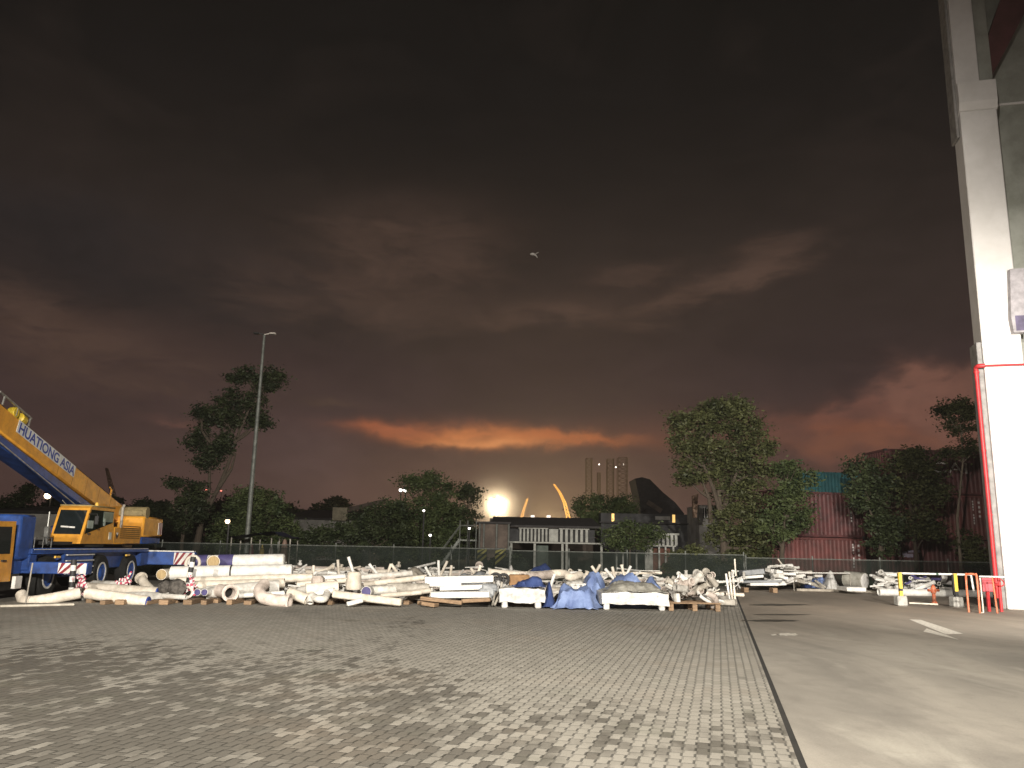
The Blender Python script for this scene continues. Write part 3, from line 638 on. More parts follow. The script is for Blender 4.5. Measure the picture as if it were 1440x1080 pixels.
# ------------------------------------------------------------------ trees
def smoothpts0(pts, n=4):
    out = []
    for i in range(len(pts)-1):
        p0 = pts[max(i-1, 0)]; p1 = pts[i]; p2 = pts[i+1]; p3 = pts[min(i+2, len(pts)-1)]
        for k in range(n):
            t = k/n; out.append(.5*((2*p1)+(p2-p0)*t+(2*p0-5*p1+4*p2-p3)*t*t+(3*p1-p0-3*p2+p3)*t**3))
    return out+[pts[-1]]
def leafmat(name, a, b_, hue=.0):
    if name in MATS: return MATS[name]
    m = bpy.data.materials.new(name); m.use_nodes = True; N = m.node_tree.nodes; L = m.node_tree.links; b = N['Principled BSDF']
    g = N.new('ShaderNodeTexCoord'); n = N.new('ShaderNodeTexNoise'); n.inputs['Scale'].default_value = 1.3; n.inputs['Detail'].default_value = 5; L.new(g.outputs['Object'], n.inputs['Vector'])
    rp = N.new('ShaderNodeValToRGB'); e = rp.color_ramp.elements; e[0].position = .35; e[0].color = (*a, 1); e[1].position = .66; e[1].color = (*b_, 1)
    L.new(n.outputs['Fac'], rp.inputs['Fac']); L.new(rp.outputs['Color'], b.inputs['Base Color']); b.inputs['Roughness'].default_value = .6; b.inputs['Specular IOR Level'].default_value = .25
    MATS[name] = m; return m
L_deep = leafmat('leaves_deep_green', (.01, .016, .007), (.036, .046, .018))
L_mid = leafmat('leaves_mid_green', (.022, .035, .013), (.075, .095, .035))
L_dark = leafmat('leaves_dark_green', (.014, .022, .01), (.048, .062, .024))
L_olive = leafmat('leaves_olive', (.026, .032, .012), (.082, .088, .034))
M_bark = mat('dark_bark', (.075, .058, .042), .9, var=.25, scale=5, bump=.6, stretch=(6, 6, 1))
M_palebark = mat('pale_bark', (.2, .165, .125), .9, var=.2, scale=5, bump=.4, stretch=(6, 6, 1))
rng = np.random.RandomState(11)
def leaves(blobs, size, dens, clump=.5, flat=.55):
    """blobs: (centre, rx, ry, rz) -> vertices and quads of many separate leaf-sized faces gathered in clumps"""
    Ps = []
    for (c, rx, ry, rz) in blobs:
        vol = rx*ry*rz; nc = max(8, int(19*vol**.62*dens))
        d = rng.normal(size=(nc, 3)); d /= np.linalg.norm(d, axis=1)[:, None]; r = rng.uniform(.25, 1.0, nc)**.45
        cc = d*r[:, None]*np.array([rx, ry, rz]) + np.array(c)
        for q in cc:
            nl = rng.randint(60, 150); s = clump*rng.uniform(.55, 1.3)
            Ps.append(q + rng.normal(size=(nl, 3))*np.array([s, s, s*flat])*.6)
    P = np.concatenate(Ps); n = len(P)
    a = rng.normal(size=(n, 3)); a[:, 2] *= .6; a /= np.linalg.norm(a, axis=1)[:, None]
    b = np.cross(a, rng.normal(size=(n, 3))); b /= np.linalg.norm(b, axis=1)[:, None]
    s = (size*.7*rng.uniform(.5, 1.6, n))[:, None]; a = a*s; b = b*s*.5
    V = np.stack([P-a, P+b*.9-a*.1, P+a, P-b*.9-a*.1], 1).reshape(-1, 3)
    return V
def crown(name, V, m, root):
    me = bpy.data.meshes.new(name); n = len(V)//4; b = np.array(WLOC[root.name])
    me.vertices.add(len(V)); me.vertices.foreach_set('co', (V-b).astype(np.float32).ravel())
    me.loops.add(len(V)); me.loops.foreach_set('vertex_index', np.arange(len(V), dtype=np.int32))
    me.polygons.add(n); me.polygons.foreach_set('loop_start', np.arange(0, len(V), 4, dtype=np.int32)); me.polygons.foreach_set('loop_total', np.full(n, 4, np.int32))
    me.update(calc_edges=True); me.materials.append(m); o = bpy.data.objects.new(name, me); COL.objects.link(o); o.parent = root; return o
def tree(label, Y, trunk, blobs, m=None, size=.13, dens=1.0, bark=None, cat='tree', name='tree', group=None, r0=.16, clump=.5, limbs=True, dz=.8, forks=()):
    """trunk: photo pixels from the ground up; blobs: (px, py, rx px, rz px)"""
    k = ppm(Y); b = G(*trunk[0]); base = Vector((at(trunk[0][0], trunk[0][1], Y).x, Y, 0)); root = thing(name, base, label, cat, group)
    pts = [base] + [at(x, y, Y) for x, y in trunk[1:]]
    mb = MB(); n = len(pts); rr = [r0*(1-.6*i/max(1, n-1)) for i in range(n)]
    mb.tube(pts, rr, 10)
    fk = []
    for f in forks:
        q = [at(x, y, Y+random.uniform(-.3, .3)) for x, y in f]; mb.tube(q, [r0*.55*(1-.7*i/(len(q)-1)) for i in range(len(q))], 8); fk += q[1:]
    B = []
    for (x, y, rx, rz) in blobs:
        c = at(x, y, Y + random.uniform(-.6, .6)*max(rx/k, .6)); B.append((tuple(c), rx/k, max(.5, rx/k*dz), rz/k))
        if limbs:
            src = min(pts[1:] + fk, key=lambda p: (p-c).length + (3 if p.z > c.z else 0)); mid = (src+c)/2 + Vector((random.uniform(-.2, .2), random.uniform(-.2, .2), -.1*(c-src).length))
            mb.tube([src, mid, c], [r0*.38, r0*.25, r0*.08], 7)
            for _ in range(4):
                e = c + Vector((random.uniform(-1, 1)*rx/k, random.uniform(-1, 1)*rx/k*dz, random.uniform(-.5, .9)*rz/k))*.8; mb.tube([mid.lerp(c, .5), (mid+e)/2+Vector((0, 0, .1)), e], [r0*.14, r0*.1, r0*.04], 5)
    mb.build('trunk', bark or M_bark, root, True)
    crown('crown', leaves(B, size, dens, clump), m or L_mid, root)
    return root
gt = 'trees beyond the yard fence'
tree('tall sparse forked tree behind the light mast', 47, [(270, 815), (276, 770), (284, 730), (292, 715)],
     [(297, 610, 22, 24), (318, 590, 20, 18), (277, 622, 12, 16), (311, 572, 18, 14), (335, 592, 16, 12), (345, 570, 16, 14), (372, 545, 18, 15), (385, 524, 14, 10), (352, 524, 18, 10), (333, 530, 14, 8), (366, 594, 14, 10), (284, 578, 8, 10), (300, 640, 12, 12), (360, 560, 16, 14), (310, 628, 10, 14), (288, 650, 10, 10), (320, 625, 12, 16), (328, 560, 14, 16), (358, 582, 14, 12), (380, 540, 14, 14)],
     L_deep, .12, 1.2, r0=.26, group=gt, clump=.42, forks=([(288, 722), (294, 690), (295, 655), (297, 625)], [(291, 717), (308, 685), (320, 655), (332, 620), (350, 575), (372, 540)], [(308, 685), (325, 660), (331, 640)]))
tree('small ragged tree between the crane and the light mast', 46, [(252, 815), (256, 760), (262, 730)], [(268, 700, 16, 18), (255, 712, 12, 12), (275, 690, 10, 14), (246, 682, 7, 9), (262, 735, 14, 14), (280, 720, 10, 14)], L_deep, .12, 1.3, r0=.14, group=gt, clump=.4)
tree('broad dark bush at the foot of the light mast', 50, [(345, 812), (348, 770)], [(325, 735, 24, 26), (355, 715, 26, 22), (385, 725, 26, 24), (345, 755, 34, 24), (395, 750, 24, 22), (350, 695, 16, 10), (372, 700, 20, 12), (410, 758, 16, 18), (310, 758, 16, 22)], L_mid, .13, 1.2, r0=.16, group=gt)
tree('low dark hedge tree right of the small shelter', 48, [(440, 813), (440, 785)], [(425, 770, 26, 18), (460, 765, 28, 20), (490, 768, 24, 20), (470, 745, 26, 12), (440, 755, 20, 14)], L_dark, .13, 1.1, r0=.12, group=gt)
tree('dark mounded tree before the grey hall', 52, [(520, 812), (520, 770)], [(500, 745, 26, 20), (530, 735, 28, 24), (550, 755, 30, 24), (515, 765, 30, 20), (545, 715, 24, 16), (560, 780, 26, 16)], L_dark, .13, 1.1, r0=.15, group=gt)
tree('bushy tree with feathery top left of the glaring floodlight', 54, [(605, 811), (604, 770), (602, 730)], [(600, 715, 26, 24), (575, 682, 14, 11), (583, 678, 10, 8), (608, 680, 12, 14), (625, 690, 16, 16), (585, 735, 26, 26), (620, 730, 26, 30), (600, 765, 28, 26), (565, 720, 20, 20), (632, 760, 22, 26), (604, 672, 6, 8)], L_mid, .12, 1.2, r0=.17, group=gt)
tree('rounded tree right beside the glaring floodlight', 56, [(655, 811), (656, 770)], [(655, 710, 18, 22), (660, 690, 14, 12), (645, 735, 20, 24), (664, 740, 14, 26), (650, 765, 18, 20)], L_dark, .12, 1.15, r0=.14, group=gt)
tree('rounded bush behind the louvred cabin', 66, [(845, 805), (845, 760)], [(825, 718, 18, 18), (850, 712, 22, 16), (875, 715, 20, 16), (835, 735, 18, 14), (865, 738, 20, 14), (815, 735, 12, 12), (880, 706, 12, 8)], L_mid, .14, 1.1, r0=.16, group=gt)
tree('low lit bush growing over the raised walkway', 50, [(885, 813), (886, 770)], [(865, 750, 16, 13), (890, 745, 20, 12), (915, 750, 16, 12), (880, 762, 22, 9), (905, 762, 16, 8)], L_mid, .12, 1.2, r0=.1, group=gt)
tree('tallest full-crowned tree left of the containers', 45, [(1020, 815), (1018, 770), (1014, 725), (1010, 690)],
     [(1000, 590, 34, 24), (1032, 585, 34, 24), (968, 612, 26, 24), (1010, 575, 24, 14), (1045, 610, 28, 26), (1000, 630, 34, 26), (1062, 650, 26, 26), (965, 640, 22, 18), (1030, 660, 34, 24), (985, 660, 26, 16), (1075, 625, 14, 16), (1055, 690, 26, 24), (1030, 700, 26, 22), (955, 595, 14, 14), (968, 676, 14, 10), (1040, 735, 34, 26), (1015, 755, 22, 22), (1060, 765, 26, 24), (1035, 568, 18, 10), (1030, 785, 22, 16)],
     L_olive, .13, 1.05, r0=.26, group=gt, forks=([(1014, 725), (1004, 690), (990, 655), (975, 630)], [(1016, 720), (1030, 680), (1045, 640)], [(1000, 735), (997, 700), (985, 670)]))
tree('dark tree leaning against the shorter red container stack', 44, [(1098, 816), (1100, 770), (1104, 730)], [(1108, 665, 20, 22), (1125, 672, 20, 18), (1100, 700, 20, 22), (1130, 700, 18, 18), (1108, 732, 22, 20), (1130, 730, 12, 14), (1098, 752, 14, 10), (1080, 735, 14, 20)], L_mid, .13, 1.1, r0=.17, group=gt)
tree('wide dark tree between the two container stacks', 44, [(1236, 817), (1238, 780), (1240, 740)], [(1205, 665, 18, 18), (1230, 668, 24, 20), (1215, 695, 22, 24), (1245, 700, 26, 28), (1232, 735, 20, 26), (1255, 740, 18, 24), (1236, 772, 16, 18)], L_dark, .13, 1.15, r0=.18, group=gt)
tree('leafy tree before the left end of the taller stack', 43.5, [(1290, 818), (1288, 780), (1284, 735)], [(1272, 650, 20, 16), (1292, 650, 20, 14), (1280, 640, 14, 10), (1306, 668, 18, 14), (1272, 685, 18, 18), (1302, 700, 18, 20), (1290, 732, 18, 18), (1312, 694, 12, 18), (1310, 740, 12, 18)], L_olive, .13, 1.1, r0=.14, group=gt)
tree('thin pale-trunked sparse tree beside the white column', 43, [(1352, 818), (1350, 780), (1346, 730), (1350, 690), (1354, 650), (1352, 610)], [(1350, 580, 20, 12), (1338, 600, 14, 14), (1365, 590, 12, 16), (1345, 570, 16, 8), (1360, 630, 16, 14), (1338, 636, 12, 9), (1368, 770, 14, 16), (1355, 760, 10, 12), (1372, 792, 12, 12), (1330, 575, 8, 6)], L_olive, .11, .65, M_palebark, r0=.09, group=gt, clump=.45)
tree('low scrub bush right of the raised walkway', 43, [(965, 818), (965, 800)], [(945, 800, 16, 10), (965, 790, 18, 14), (990, 795, 20, 14), (1010, 800, 16, 12), (975, 778, 14, 10), (955, 782, 10, 12)], L_olive, .11, 1.2, cat='bush', name='bush', r0=.05, group='low bushes along the fence', clump=.35)
tree('dark palm-like shrub in front of the striped boards', 45, [(712, 816), (712, 800)], [(705, 795, 12, 9), (725, 790, 14, 10), (690, 800, 12, 7)], L_dark, .12, 1.1, cat='bush', name='bush', r0=.05, group='low bushes along the fence', clump=.35)
tree('dark tree far behind the crane counterweight', 80, [(218, 795), (218, 750)], [(205, 718, 16, 12), (225, 716, 18, 12), (215, 730, 22, 12), (238, 724, 10, 8), (200, 708, 8, 5)], L_dark, .18, 1.0, r0=.2, group=gt)
tree('dark tree at the left picture edge behind the road cab', 60, [(20, 800), (22, 750)], [(12, 715, 18, 22), (30, 705, 16, 18), (40, 690, 8, 10), (20, 740, 22, 18)], L_dark, .14, 1.0, r0=.16, group=gt)
# far wood behind the yard: one dark mass
mb = MB()
B = []
for k in range(95):
    x = -95+k*2.3+rng.uniform(-.8, .8); h = 3.9+rng.uniform(0, 2.0) + (2.6 if x < -22 else 0); B.append(((x, 130+rng.uniform(-6, 6), h*.5), 2.2, 2.2, h*.55))
root = thing('tree_belt', Vector((0, 130, 0)), None, None); V = leaves(B, .42, .42, 1.0)
me = crown('foliage', V, L_dark, root); me.parent = None; me.location = (0, 130, 0); bpy.data.objects.remove(root); me.name = 'distant_wood'
tag(me, 'dark far wood along the horizon', 'wood', kind='stuff')
# grass and weeds under the fence
V = []
nb = 9000; gx = rng.uniform(-34, 28, nb); gyy = rng.uniform(42.3, 47, nb); hh = rng.uniform(.12, .5, nb); w = .03
base = np.stack([gx, gyy, np.full(nb, -.02)], 1); lean = rng.normal(size=(nb, 3))*.12; lean[:, 2] = hh; dirx = rng.normal(size=(nb, 3)); dirx[:, 2] = 0; dirx /= np.linalg.norm(dirx, axis=1)[:, None]
V = np.stack([base-dirx*w, base+dirx*w, base+lean+dirx*.004, base+lean-dirx*.004], 1).reshape(-1, 3)
root = thing('tmp_root', Vector((0, 44, 0)), None, None); o = crown('weeds', V, L_mid, root); o.parent = None; o.location = (0, 44, 0); bpy.data.objects.remove(root); tag(o, 'rough grass and weeds along the fence', 'grass', kind='stuff')

# ------------------------------------------------------------------ fences
m, N, L, b = gmat('green_netting'); MATS['net'] = m
b.inputs['Base Color'].default_value = (.01, .016, .012, 1); b.inputs['Roughness'].default_value = .9
tr = N.new('ShaderNodeBsdfTransparent'); mx = N.new('ShaderNodeMixShader'); ng = N.new('ShaderNodeTexCoord'); nn = N.new('ShaderNodeTexNoise'); nn.inputs['Scale'].default_value = 1.4; L.new(ng.outputs['Object'], nn.inputs['Vector'])
mrn = N.new('ShaderNodeMapRange'); mrn.inputs['From Min'].default_value = .3; mrn.inputs['From Max'].default_value = .7; mrn.inputs['To Min'].default_value = .45; mrn.inputs['To Max'].default_value = .8; L.new(nn.outputs['Fac'], mrn.inputs['Value'])
L.new(mrn.outputs[0], mx.inputs[0]); L.new(tr.outputs[0], mx.inputs[1]); L.new(b.outputs[0], mx.inputs[2]); L.new(mx.outputs[0], N['Material Output'].inputs['Surface'])
M_rail = mat('dull_fence_steel', (.16, .17, .155), .6, metal=.3, var=.2, scale=5)
def fence(x0, x1, y0, y1, h, label, step=3.0, netting=True):
    a = Vector((x0, y0, 0)); b_ = Vector((x1, y1, 0)); Ln = (b_-a).length; d = (b_-a)/Ln; t = thing('chain_link_fence', (a+b_)/2, label, 'fence', 'fence runs closing the yard')
    n = max(1, round(Ln/step))
    for k in range(n+1):
        p = a+d*(Ln*k/n); mb = MB(); mb.tube([p, p+CZ*(h+.15)], .035, 8); mb.build('post', M_rail, t, True)
    mb = MB(); mb.tube([a+CZ*h, b_+CZ*h], .028, 6); mb.build('rail', M_rail, t, True)
    if netting:
        nrm = Vector((-d.y, d.x, 0)); nx = int(Ln/.5); mb = MB(); vs = []; 
        for j in range(4):
            for i in range(nx+1): vs.append(a + d*(Ln*i/nx) + CZ*(.03+(h-.06)*j/3) + nrm*(-.04+random.uniform(-.03, .03)))
        mb.add(vs, [(j*(nx+1)+i, j*(nx+1)+i+1, (j+1)*(nx+1)+i+1, (j+1)*(nx+1)+i) for j in range(3) for i in range(nx)]); mb.build('netting', MATS['net'], t, True)
    return t
fx = lambda px, Y: at(px, 790, Y).x
fence(fx(-20, 42), fx(716, 42), 42, 42, 1.62, 'dark netted fence behind the crane and the pipe piles')
fence(fx(718, 42), fx(1046, 42), 42, 42, 1.55, 'netted fence in front of the raised walkway')
fence(fx(1049, 42), fx(1430, 41), 42, 41, 1.42, 'netted fence in front of the red containers')
# low pale rope rail at the kerb
a = at(1036, 803, 38.5); b_ = at(1195, 806, 38.5); mb = MB(); mb.tube([a, (a+b_)/2-CZ*.03, b_], .022, 6); t = thing('rope_rail', Vector(((a.x+b_.x)/2, 38.5, 0)), 'low pale rail running in front of the brick red container', 'rail')
mb.build('rail', M_white, t)
for p in (a, (a+b_)/2, b_):
    mb = MB(); mb.tube([Vector((p.x, p.y, 0)), p], .02, 6); mb.build('post', M_dirty, t)

# ------------------------------------------------------------------ light mast
Y = 45.5; base = Vector((at(343, 812, Y).x, Y, 0)); top = at(369, 471, Y); top.x = base.x + .05
t = thing('light_mast', base, 'tall grey light mast with two lamp heads above the trees', 'light mast')
mb = MB(); mb.tube([base, base.lerp(top, .5), top], [.15, .115, .075], 14); mb.lathe([(.22, 0), (.22, .05), (.15, .08)], base, CZ, 14); mb.build('pole', M_rail, t, True)
for s, nm in ((-1, M_dark), (1, mat('mast_lamp_glass', (.6, .55, .5), .3))):
    mb = MB(); mb.bar(top+CZ*.02, top+Vector((s*.35, 0, .1)), .05, .05); mb.box((s*.3 if s > 0 else -.62, -.14, .04), (.66 if s > 0 else -.3, .14, .14), lambda p: top+Vector(p), bev=.03); mb.build('lamp_head', nm, t, True)

# ------------------------------------------------------------------ little shelter in front of the mast
Y = 43; sx0 = at(322, 800, Y).x; sx1 = at(408, 800, Y).x
t = thing('tool_shelter', Vector(((sx0+sx1)/2, Y+.8, 0)), 'small open shelter with dark blue sheet roof below the mast', 'shelter')
mb = MB(); n = 14; vs = []
for j in range(3):
    for i in range(n+1):
        u = i/n; vs.append(Vector((sx0-.1+(sx1-sx0+.2)*u, Y-.3+j*1.0, 1.95+.22*math.sin(u*math.pi)+.14*math.exp(-((u-.7)/.1)**2)+random.uniform(-.04, .04))))
fs = [(j*(n+1)+i, j*(n+1)+i+1, (j+1)*(n+1)+i+1, (j+1)*(n+1)+i) for j in range(2) for i in range(n)]
mb.add(vs + [v-CZ*.04 for v in vs], fs + [tuple(x+len(vs) for x in f[::-1]) for f in fs]); mb.build('roof_sheet', mat('navy_sheet', (.02, .028, .075), .5, var=.2, scale=4, bump=.3), t, True)
for u in (.0, .33, .66, .97):
    for yy in (0, 1.5):
        mb = MB(); x = sx0+(sx1-sx0)*u; mb.tube([(x, Y+yy, 0), (x, Y+yy, 1.95)], .035, 8); mb.build('post', M_dirty, t, True)
for px, w, col, z0, z1 in ((345, .2, M_hazred, .9, 1.6), (352, .16, M_pink, .9, 1.55), (363, .25, M_yelpost, .9, 1.6), (376, .3, M_pale, .8, 1.75), (396, .35, mat('brown_sacking', (.2, .13, .1), .9, scale=3), .2, 1.8)):
    pass
cl = (('hanging_sack', 396, .22, 'brown_sack', (.2, .13, .1), 'brown sacking hanging at the right end of the shelter'), ('gas_cylinder', 377, .12, 'pale_cylinder', (.5, .47, .45), 'pale gas cylinder under the blue shelter'), ('gas_cylinder', 364, .12, 'mustard_cylinder', (.4, .3, .06), 'mustard gas cylinder under the blue shelter'), ('gas_cylinder', 349, .12, 'maroon_cylinder', (.22, .06, .07), 'maroon gas cylinder under the blue shelter'))
for nm, px, r, mn, c, lb in cl:
    x = at(px, 790, Y).x; mb = MB()
    if nm == 'gas_cylinder': mb.lathe([(r, 0), (r, 1.3), (r*.8, 1.42), (r*.3, 1.5), (r*.3, 1.62)], (x, Y+.4, 0), CZ, 14)
    else: mb.lathe([(r*.7, .1), (r, .5), (r*.9, 1.2), (r*.6, 1.7), (r*.3, 1.9)], (x, Y+.35, 0), CZ, 12)
    tag(mb.build(nm, mat(mn, c, .6, tint=0), None, True), lb, 'gas cylinder' if nm == 'gas_cylinder' else 'sack')

# ------------------------------------------------------------------ buildings beyond the fence
M_roofd = mat('dark_roof_sheet', (.035, .032, .032), .8, var=.2, scale=3)
M_walld = mat('brown_wall', (.11, .085, .07), .85, var=.25, scale=1.5)
M_grey = mat('grey_rendered_wall', (.3, .29, .27), .85, var=.18, scale=1.2, col2=(.17, .16, .15))
M_louv = mat('pale_louvre', (.34, .34, .31), .7, var=.15, scale=3)
M_wallg = mat('charcoal_wall', (.05, .05, .052), .85, var=.2, scale=2)
def X(px, Y): return at(px, 770, Y).x
def Z(py, Y, px=720): return at(px, py, Y).z
# louvred cabin on stilts
Y = 52
t = thing('louvred_cabin', Vector((X(780, Y), Y+2, 0)), 'long low cabin of pale upright louvres on a raised walkway', 'cabin')
mb = MB(); mb.box((X(700, Y), Y+.6, Z(763, Y)+.06), (X(838, Y), Y+5, Z(741, Y))); mb.build('wall', M_wallg, t)
def louvres(x0, x1, n, par):
    mb = MB(); z0, z1 = Z(761, Y), Z(743, Y)
    for k in range(n):
        x = x0+(x1-x0)*(k+.5)/n; w = (x1-x0)/n*.55; mb.box((x-w/2, Y+.15, z0), (x+w/2, Y+.4, z1), None, bev=.02)
    mb.box((x0, Y+.1, z1), (x1, Y+.45, z1+.08)); mb.build('louvre_panel', M_louv, par)
louvres(X(729, Y), X(771, Y), 8, t); louvres(X(786, Y), X(829, Y), 6, t)
mb = MB(); mb.box((X(772, Y), Y+.12, Z(761, Y)), (X(785, Y), Y+.4, Z(742.5, Y)), None, bev=.02); mb.build('blank_panel', M_louv, t)
mb = MB(); mb.box((X(716, Y), Y-.1, Z(763.2, Y)), (X(848, Y), Y+5, Z(761.2, Y))); mb.build('walkway', M_louv, t)
mb = MB(); mb.prism([Vector((X(690, Y), Y-.2, Z(741, Y))), Vector((X(690, Y), Y+6, Z(732, Y)+.3)), Vector((X(690, Y), Y+6, Z(732, Y)+.45)), Vector((X(690, Y), Y-.2, Z(741, Y)+.12))], Vector((X(846, Y)-X(690, Y), 0, 0))); mb.build('roof', M_roofd, t)
for px in (719, 752, 791, 797, 846):
    mb = MB(); x = X(px, Y); mb.box((x-.07, Y+.05, 0), (x+.07, Y+.19, Z(763.4, Y))); mb.build('post', M_louv, t)
mb = MB(); mb.box((X(755, Y), Y+1.0, 0), (X(772, Y), Y+2, Z(764, Y))); mb.build('store_wall', mat('green_grey_wall', (.09, .11, .095), .8), t)
# right-hand walkway and louvred bay
t = thing('raised_walkway', Vector((X(900, Y), Y+1, 0)), 'raised walkway with a small louvred bay left of the tall tree', 'walkway')
mb = MB(); mb.box((X(849.5, Y), Y-.1, Z(764.5, Y)), (X(950, Y), Y+2, Z(762.8, Y))); mb.build('deck', M_louv, t)
mb = MB(); z0, z1 = Z(763, Y), Z(747, Y)
for k in range(6):
    x = X(920+k*6, Y); mb.box((x, Y+.15, z0), (x+.16, Y+.4, z1-.05))
mb.box((X(918, Y), Y+.1, z1-.05), (X(956, Y), Y+.45, z1+.06)); mb.build('louvre_panel', M_louv, t)
for px in (867, 876, 895, 927, 936, 947):
    mb = MB(); x = X(px, Y); mb.box((x-.05, Y, 0), (x+.05, Y+.1, Z(764.6, Y))); mb.build('post', M_louv, t)
mb = MB(); mb.box((X(908, Y), Y+.3, 0), (X(919, Y), Y+.6, Z(765, Y))); mb.build('pale_door', M_louv, t)
mb = MB(); mb.box((X(919.5, Y), Y+.9, .3), (X(946, Y), Y+1.2, Z(766, Y))); mb.build('back_wall', mat('dull_red_wall', (.16, .07, .05), .85), t)
# long dark shed behind
Y = 70
t = thing('long_shed', Vector((X(760, Y), Y+4, 0)), 'long dark flat shed roof behind the louvred cabin', 'shed')
mb = MB(); mb.box((X(672, Y), Y, 0), (X(838, Y), Y+8, Z(734, Y))); mb.build('wall', M_walld, t)
mb = MB(); mb.box((X(688, Y), Y-.3, Z(734, Y)+.0), (X(830, Y), Y+8.3, Z(729.5, Y))); mb.build('roof', M_roofd, t)
mb = MB(); mb.box((X(700, Y), Y-.36, Z(736, Y)), (X(828, Y), Y-.303, Z(733, Y))); mb.build('gutter', M_grey, t)
# brown panelled store left of the cabin with posts
Y = 50
t = thing('brown_store', Vector((X(695, Y), Y+2, 0)), 'brown panelled store below the glaring floodlight', 'store building')
mb = MB(); mb.box((X(672, Y), Y, 0), (X(716, Y), Y+4, Z(737, Y))); mb.build('wall', M_walld, t)
mb = MB(); mb.box((X(668, Y), Y-.3, Z(737, Y)), (X(718, Y), Y+4.2, Z(734.5, Y))); mb.build('roof', M_roofd, t)
for px in (674, 680, 698, 715):
    mb = MB(); x = X(px, Y); mb.tube([(x, Y-.15, 0), (x, Y-.15, Z(737.3, Y))], .05, 8); mb.build('post', M_rail, t, True)
# yellow-black striped boards
Y = 44
for px0, px1, lb in ((671, 685, 'dim yellow and black striped board beside the store'), (696, 712, 'brighter yellow and black striped board at the fence')):
    mb = MB(); x0, x1 = X(px0, Y), X(px1, Y); z0, z1 = Z(795, Y), Z(771, Y); mb.box((x0, Y, z0), (x1, Y+.04, z1), None)
    for k in range(3):
        q = z0+(z1-z0)*k/3; hh = (z1-z0)/6; mb.prism([Vector((x0+.02, Y-.008, q)), Vector((x1-.02, Y-.008, min(z1, q+(x1-x0)*.8))), Vector((x1-.02, Y-.008, min(z1, q+(x1-x0)*.8+hh))), Vector((x0+.02, Y-.008, q+hh))], (0, .006, 0), 1)
    mb.bar((x0+.05, Y+.06, 0), (x0+.05, Y+.06, z0), .05, .05, Vector((1, 0, 0))); mb.bar((x1-.05, Y+.06, 0), (x1-.05, Y+.06, z0), .05, .05, Vector((1, 0, 0)))
    tag(mb.build('warning_board', [M_black, mat('faded_yellow', (.3, .27, .07), .7)]), lb, 'warning board', 'striped warning boards')
# outside stair
Y = 49
t = thing('outside_stair', Vector((X(645, Y), Y, 0)), 'dark steel outside stair climbing right in the shadows', 'stair')
mb = MB()
for k in range(9):
    u = k/8; x = X(622+u*22, Y); z = Z(792-u*32, Y); mb.box((x-.02, Y, z), (x+.16, Y+.9, z+.04))
mb.build('treads', M_rail, t)
for dy in (0, .9):
    mb = MB(); mb.bar((X(621, Y), Y+dy, Z(797, Y)), (X(646, Y), Y+dy, Z(760, Y)), .05, .14); mb.build('stringer', M_rail, t); mb = MB(); mb.tube([(X(621, Y), Y+dy, Z(775, Y)), (X(646, Y), Y+dy, Z(740, Y))], .025, 6)
    mb.tube([(X(646, Y), Y+dy, Z(740, Y)), (X(668, Y), Y+dy, Z(740, Y))], .025, 6); mb.build('handrail', M_rail, t)
mb = MB(); mb.box((X(645, Y), Y, Z(762, Y)), (X(670, Y), Y+.9, Z(760, Y))); mb.build('landing', M_rail, t)
for px in (646, 657, 669):
    mb = MB(); mb.tube([(X(px, Y), Y, 0), (X(px, Y), Y, Z(733, Y))], .035, 6); mb.build('post', M_rail, t)
# dark tilted hopper, dark sheds right
Y = 78
t = thing('conveyor_hopper', Vector((X(930, Y), Y, 0)), 'dark sloping conveyor housing rising against the sky', 'conveyor')
pl = [(893, 673), (903, 671), (914, 674), (932, 692), (950, 707), (962, 722), (960, 735), (902, 735), (899, 700)]
mb = MB(); mb.prism([at(x, y, Y) for x, y in pl], (0, 4, 0)); mb.build('housing', M_roofd, t)
mb = MB(); mb.bar(at(910, 706, Y)+Vector((0, -.1, 0)), at(930, 719, Y)+Vector((0, -.1, 0)), .1, .45); mb.build('side_chute', M_walld, t)
for px in (905, 955):
    mb = MB(); p = at(px, 735, Y); mb.box((p.x-.2, Y+1, 0), (p.x+.2, Y+1.4, p.z)); mb.build('leg', M_rail, t)
Y = 64
t = thing('dark_workshop', Vector((X(915, Y), Y+3, 0)), 'dark workshop with two yellow doorway lights', 'workshop')
mb = MB(); mb.box((X(845, Y), Y, 0), (X(985, Y), Y+6, Z(719, Y))); mb.build('wall', M_wallg, t)
mb = MB(); mb.box((X(842, Y), Y-.5, Z(733, Y)), (X(988, Y), Y, Z(731, Y))); mb.build('canopy', M_roofd, t)
mb = MB(); mb.box((X(922, Y), Y-.06, Z(727, Y)), (X(943, Y), Y-.01, Z(722, Y))); mb.build('pale_panel', M_grey, t)
for px in (862, 948):
    mb = MB(); x = X(px, Y); mb.box((x-.1, Y-.1, Z(730.5, Y)), (x+.1, Y-.02, Z(719.5, Y))); mb.build('lit_strip', emit('yellow_strip_light', (1, .62, .2), 1.0), t)
Y = 60
t = thing('white_hut', Vector((X(998, Y), Y+2, 0)), 'small pale hut with barred window seen under the tall tree', 'hut')
mb = MB(); mb.box((X(984, Y), Y, 0), (X(1014, Y), Y+4, Z(705, Y))); mb.build('wall', M_grey, t)
mb = MB(); mb.box((X(990, Y), Y-.06, Z(724, Y)), (X(1003, Y), Y-.01, Z(709, Y))); w_ = mb.build('window', M_glass, t)
mb = MB()
for k in range(4): x = X(991+k*3.6, Y); mb.box((x, Y-.1, Z(724, Y)), (x+.07, Y-.065, Z(709, Y)))
q = mb.build('window_bars', M_white, t); q.parent = w_
Y = 56
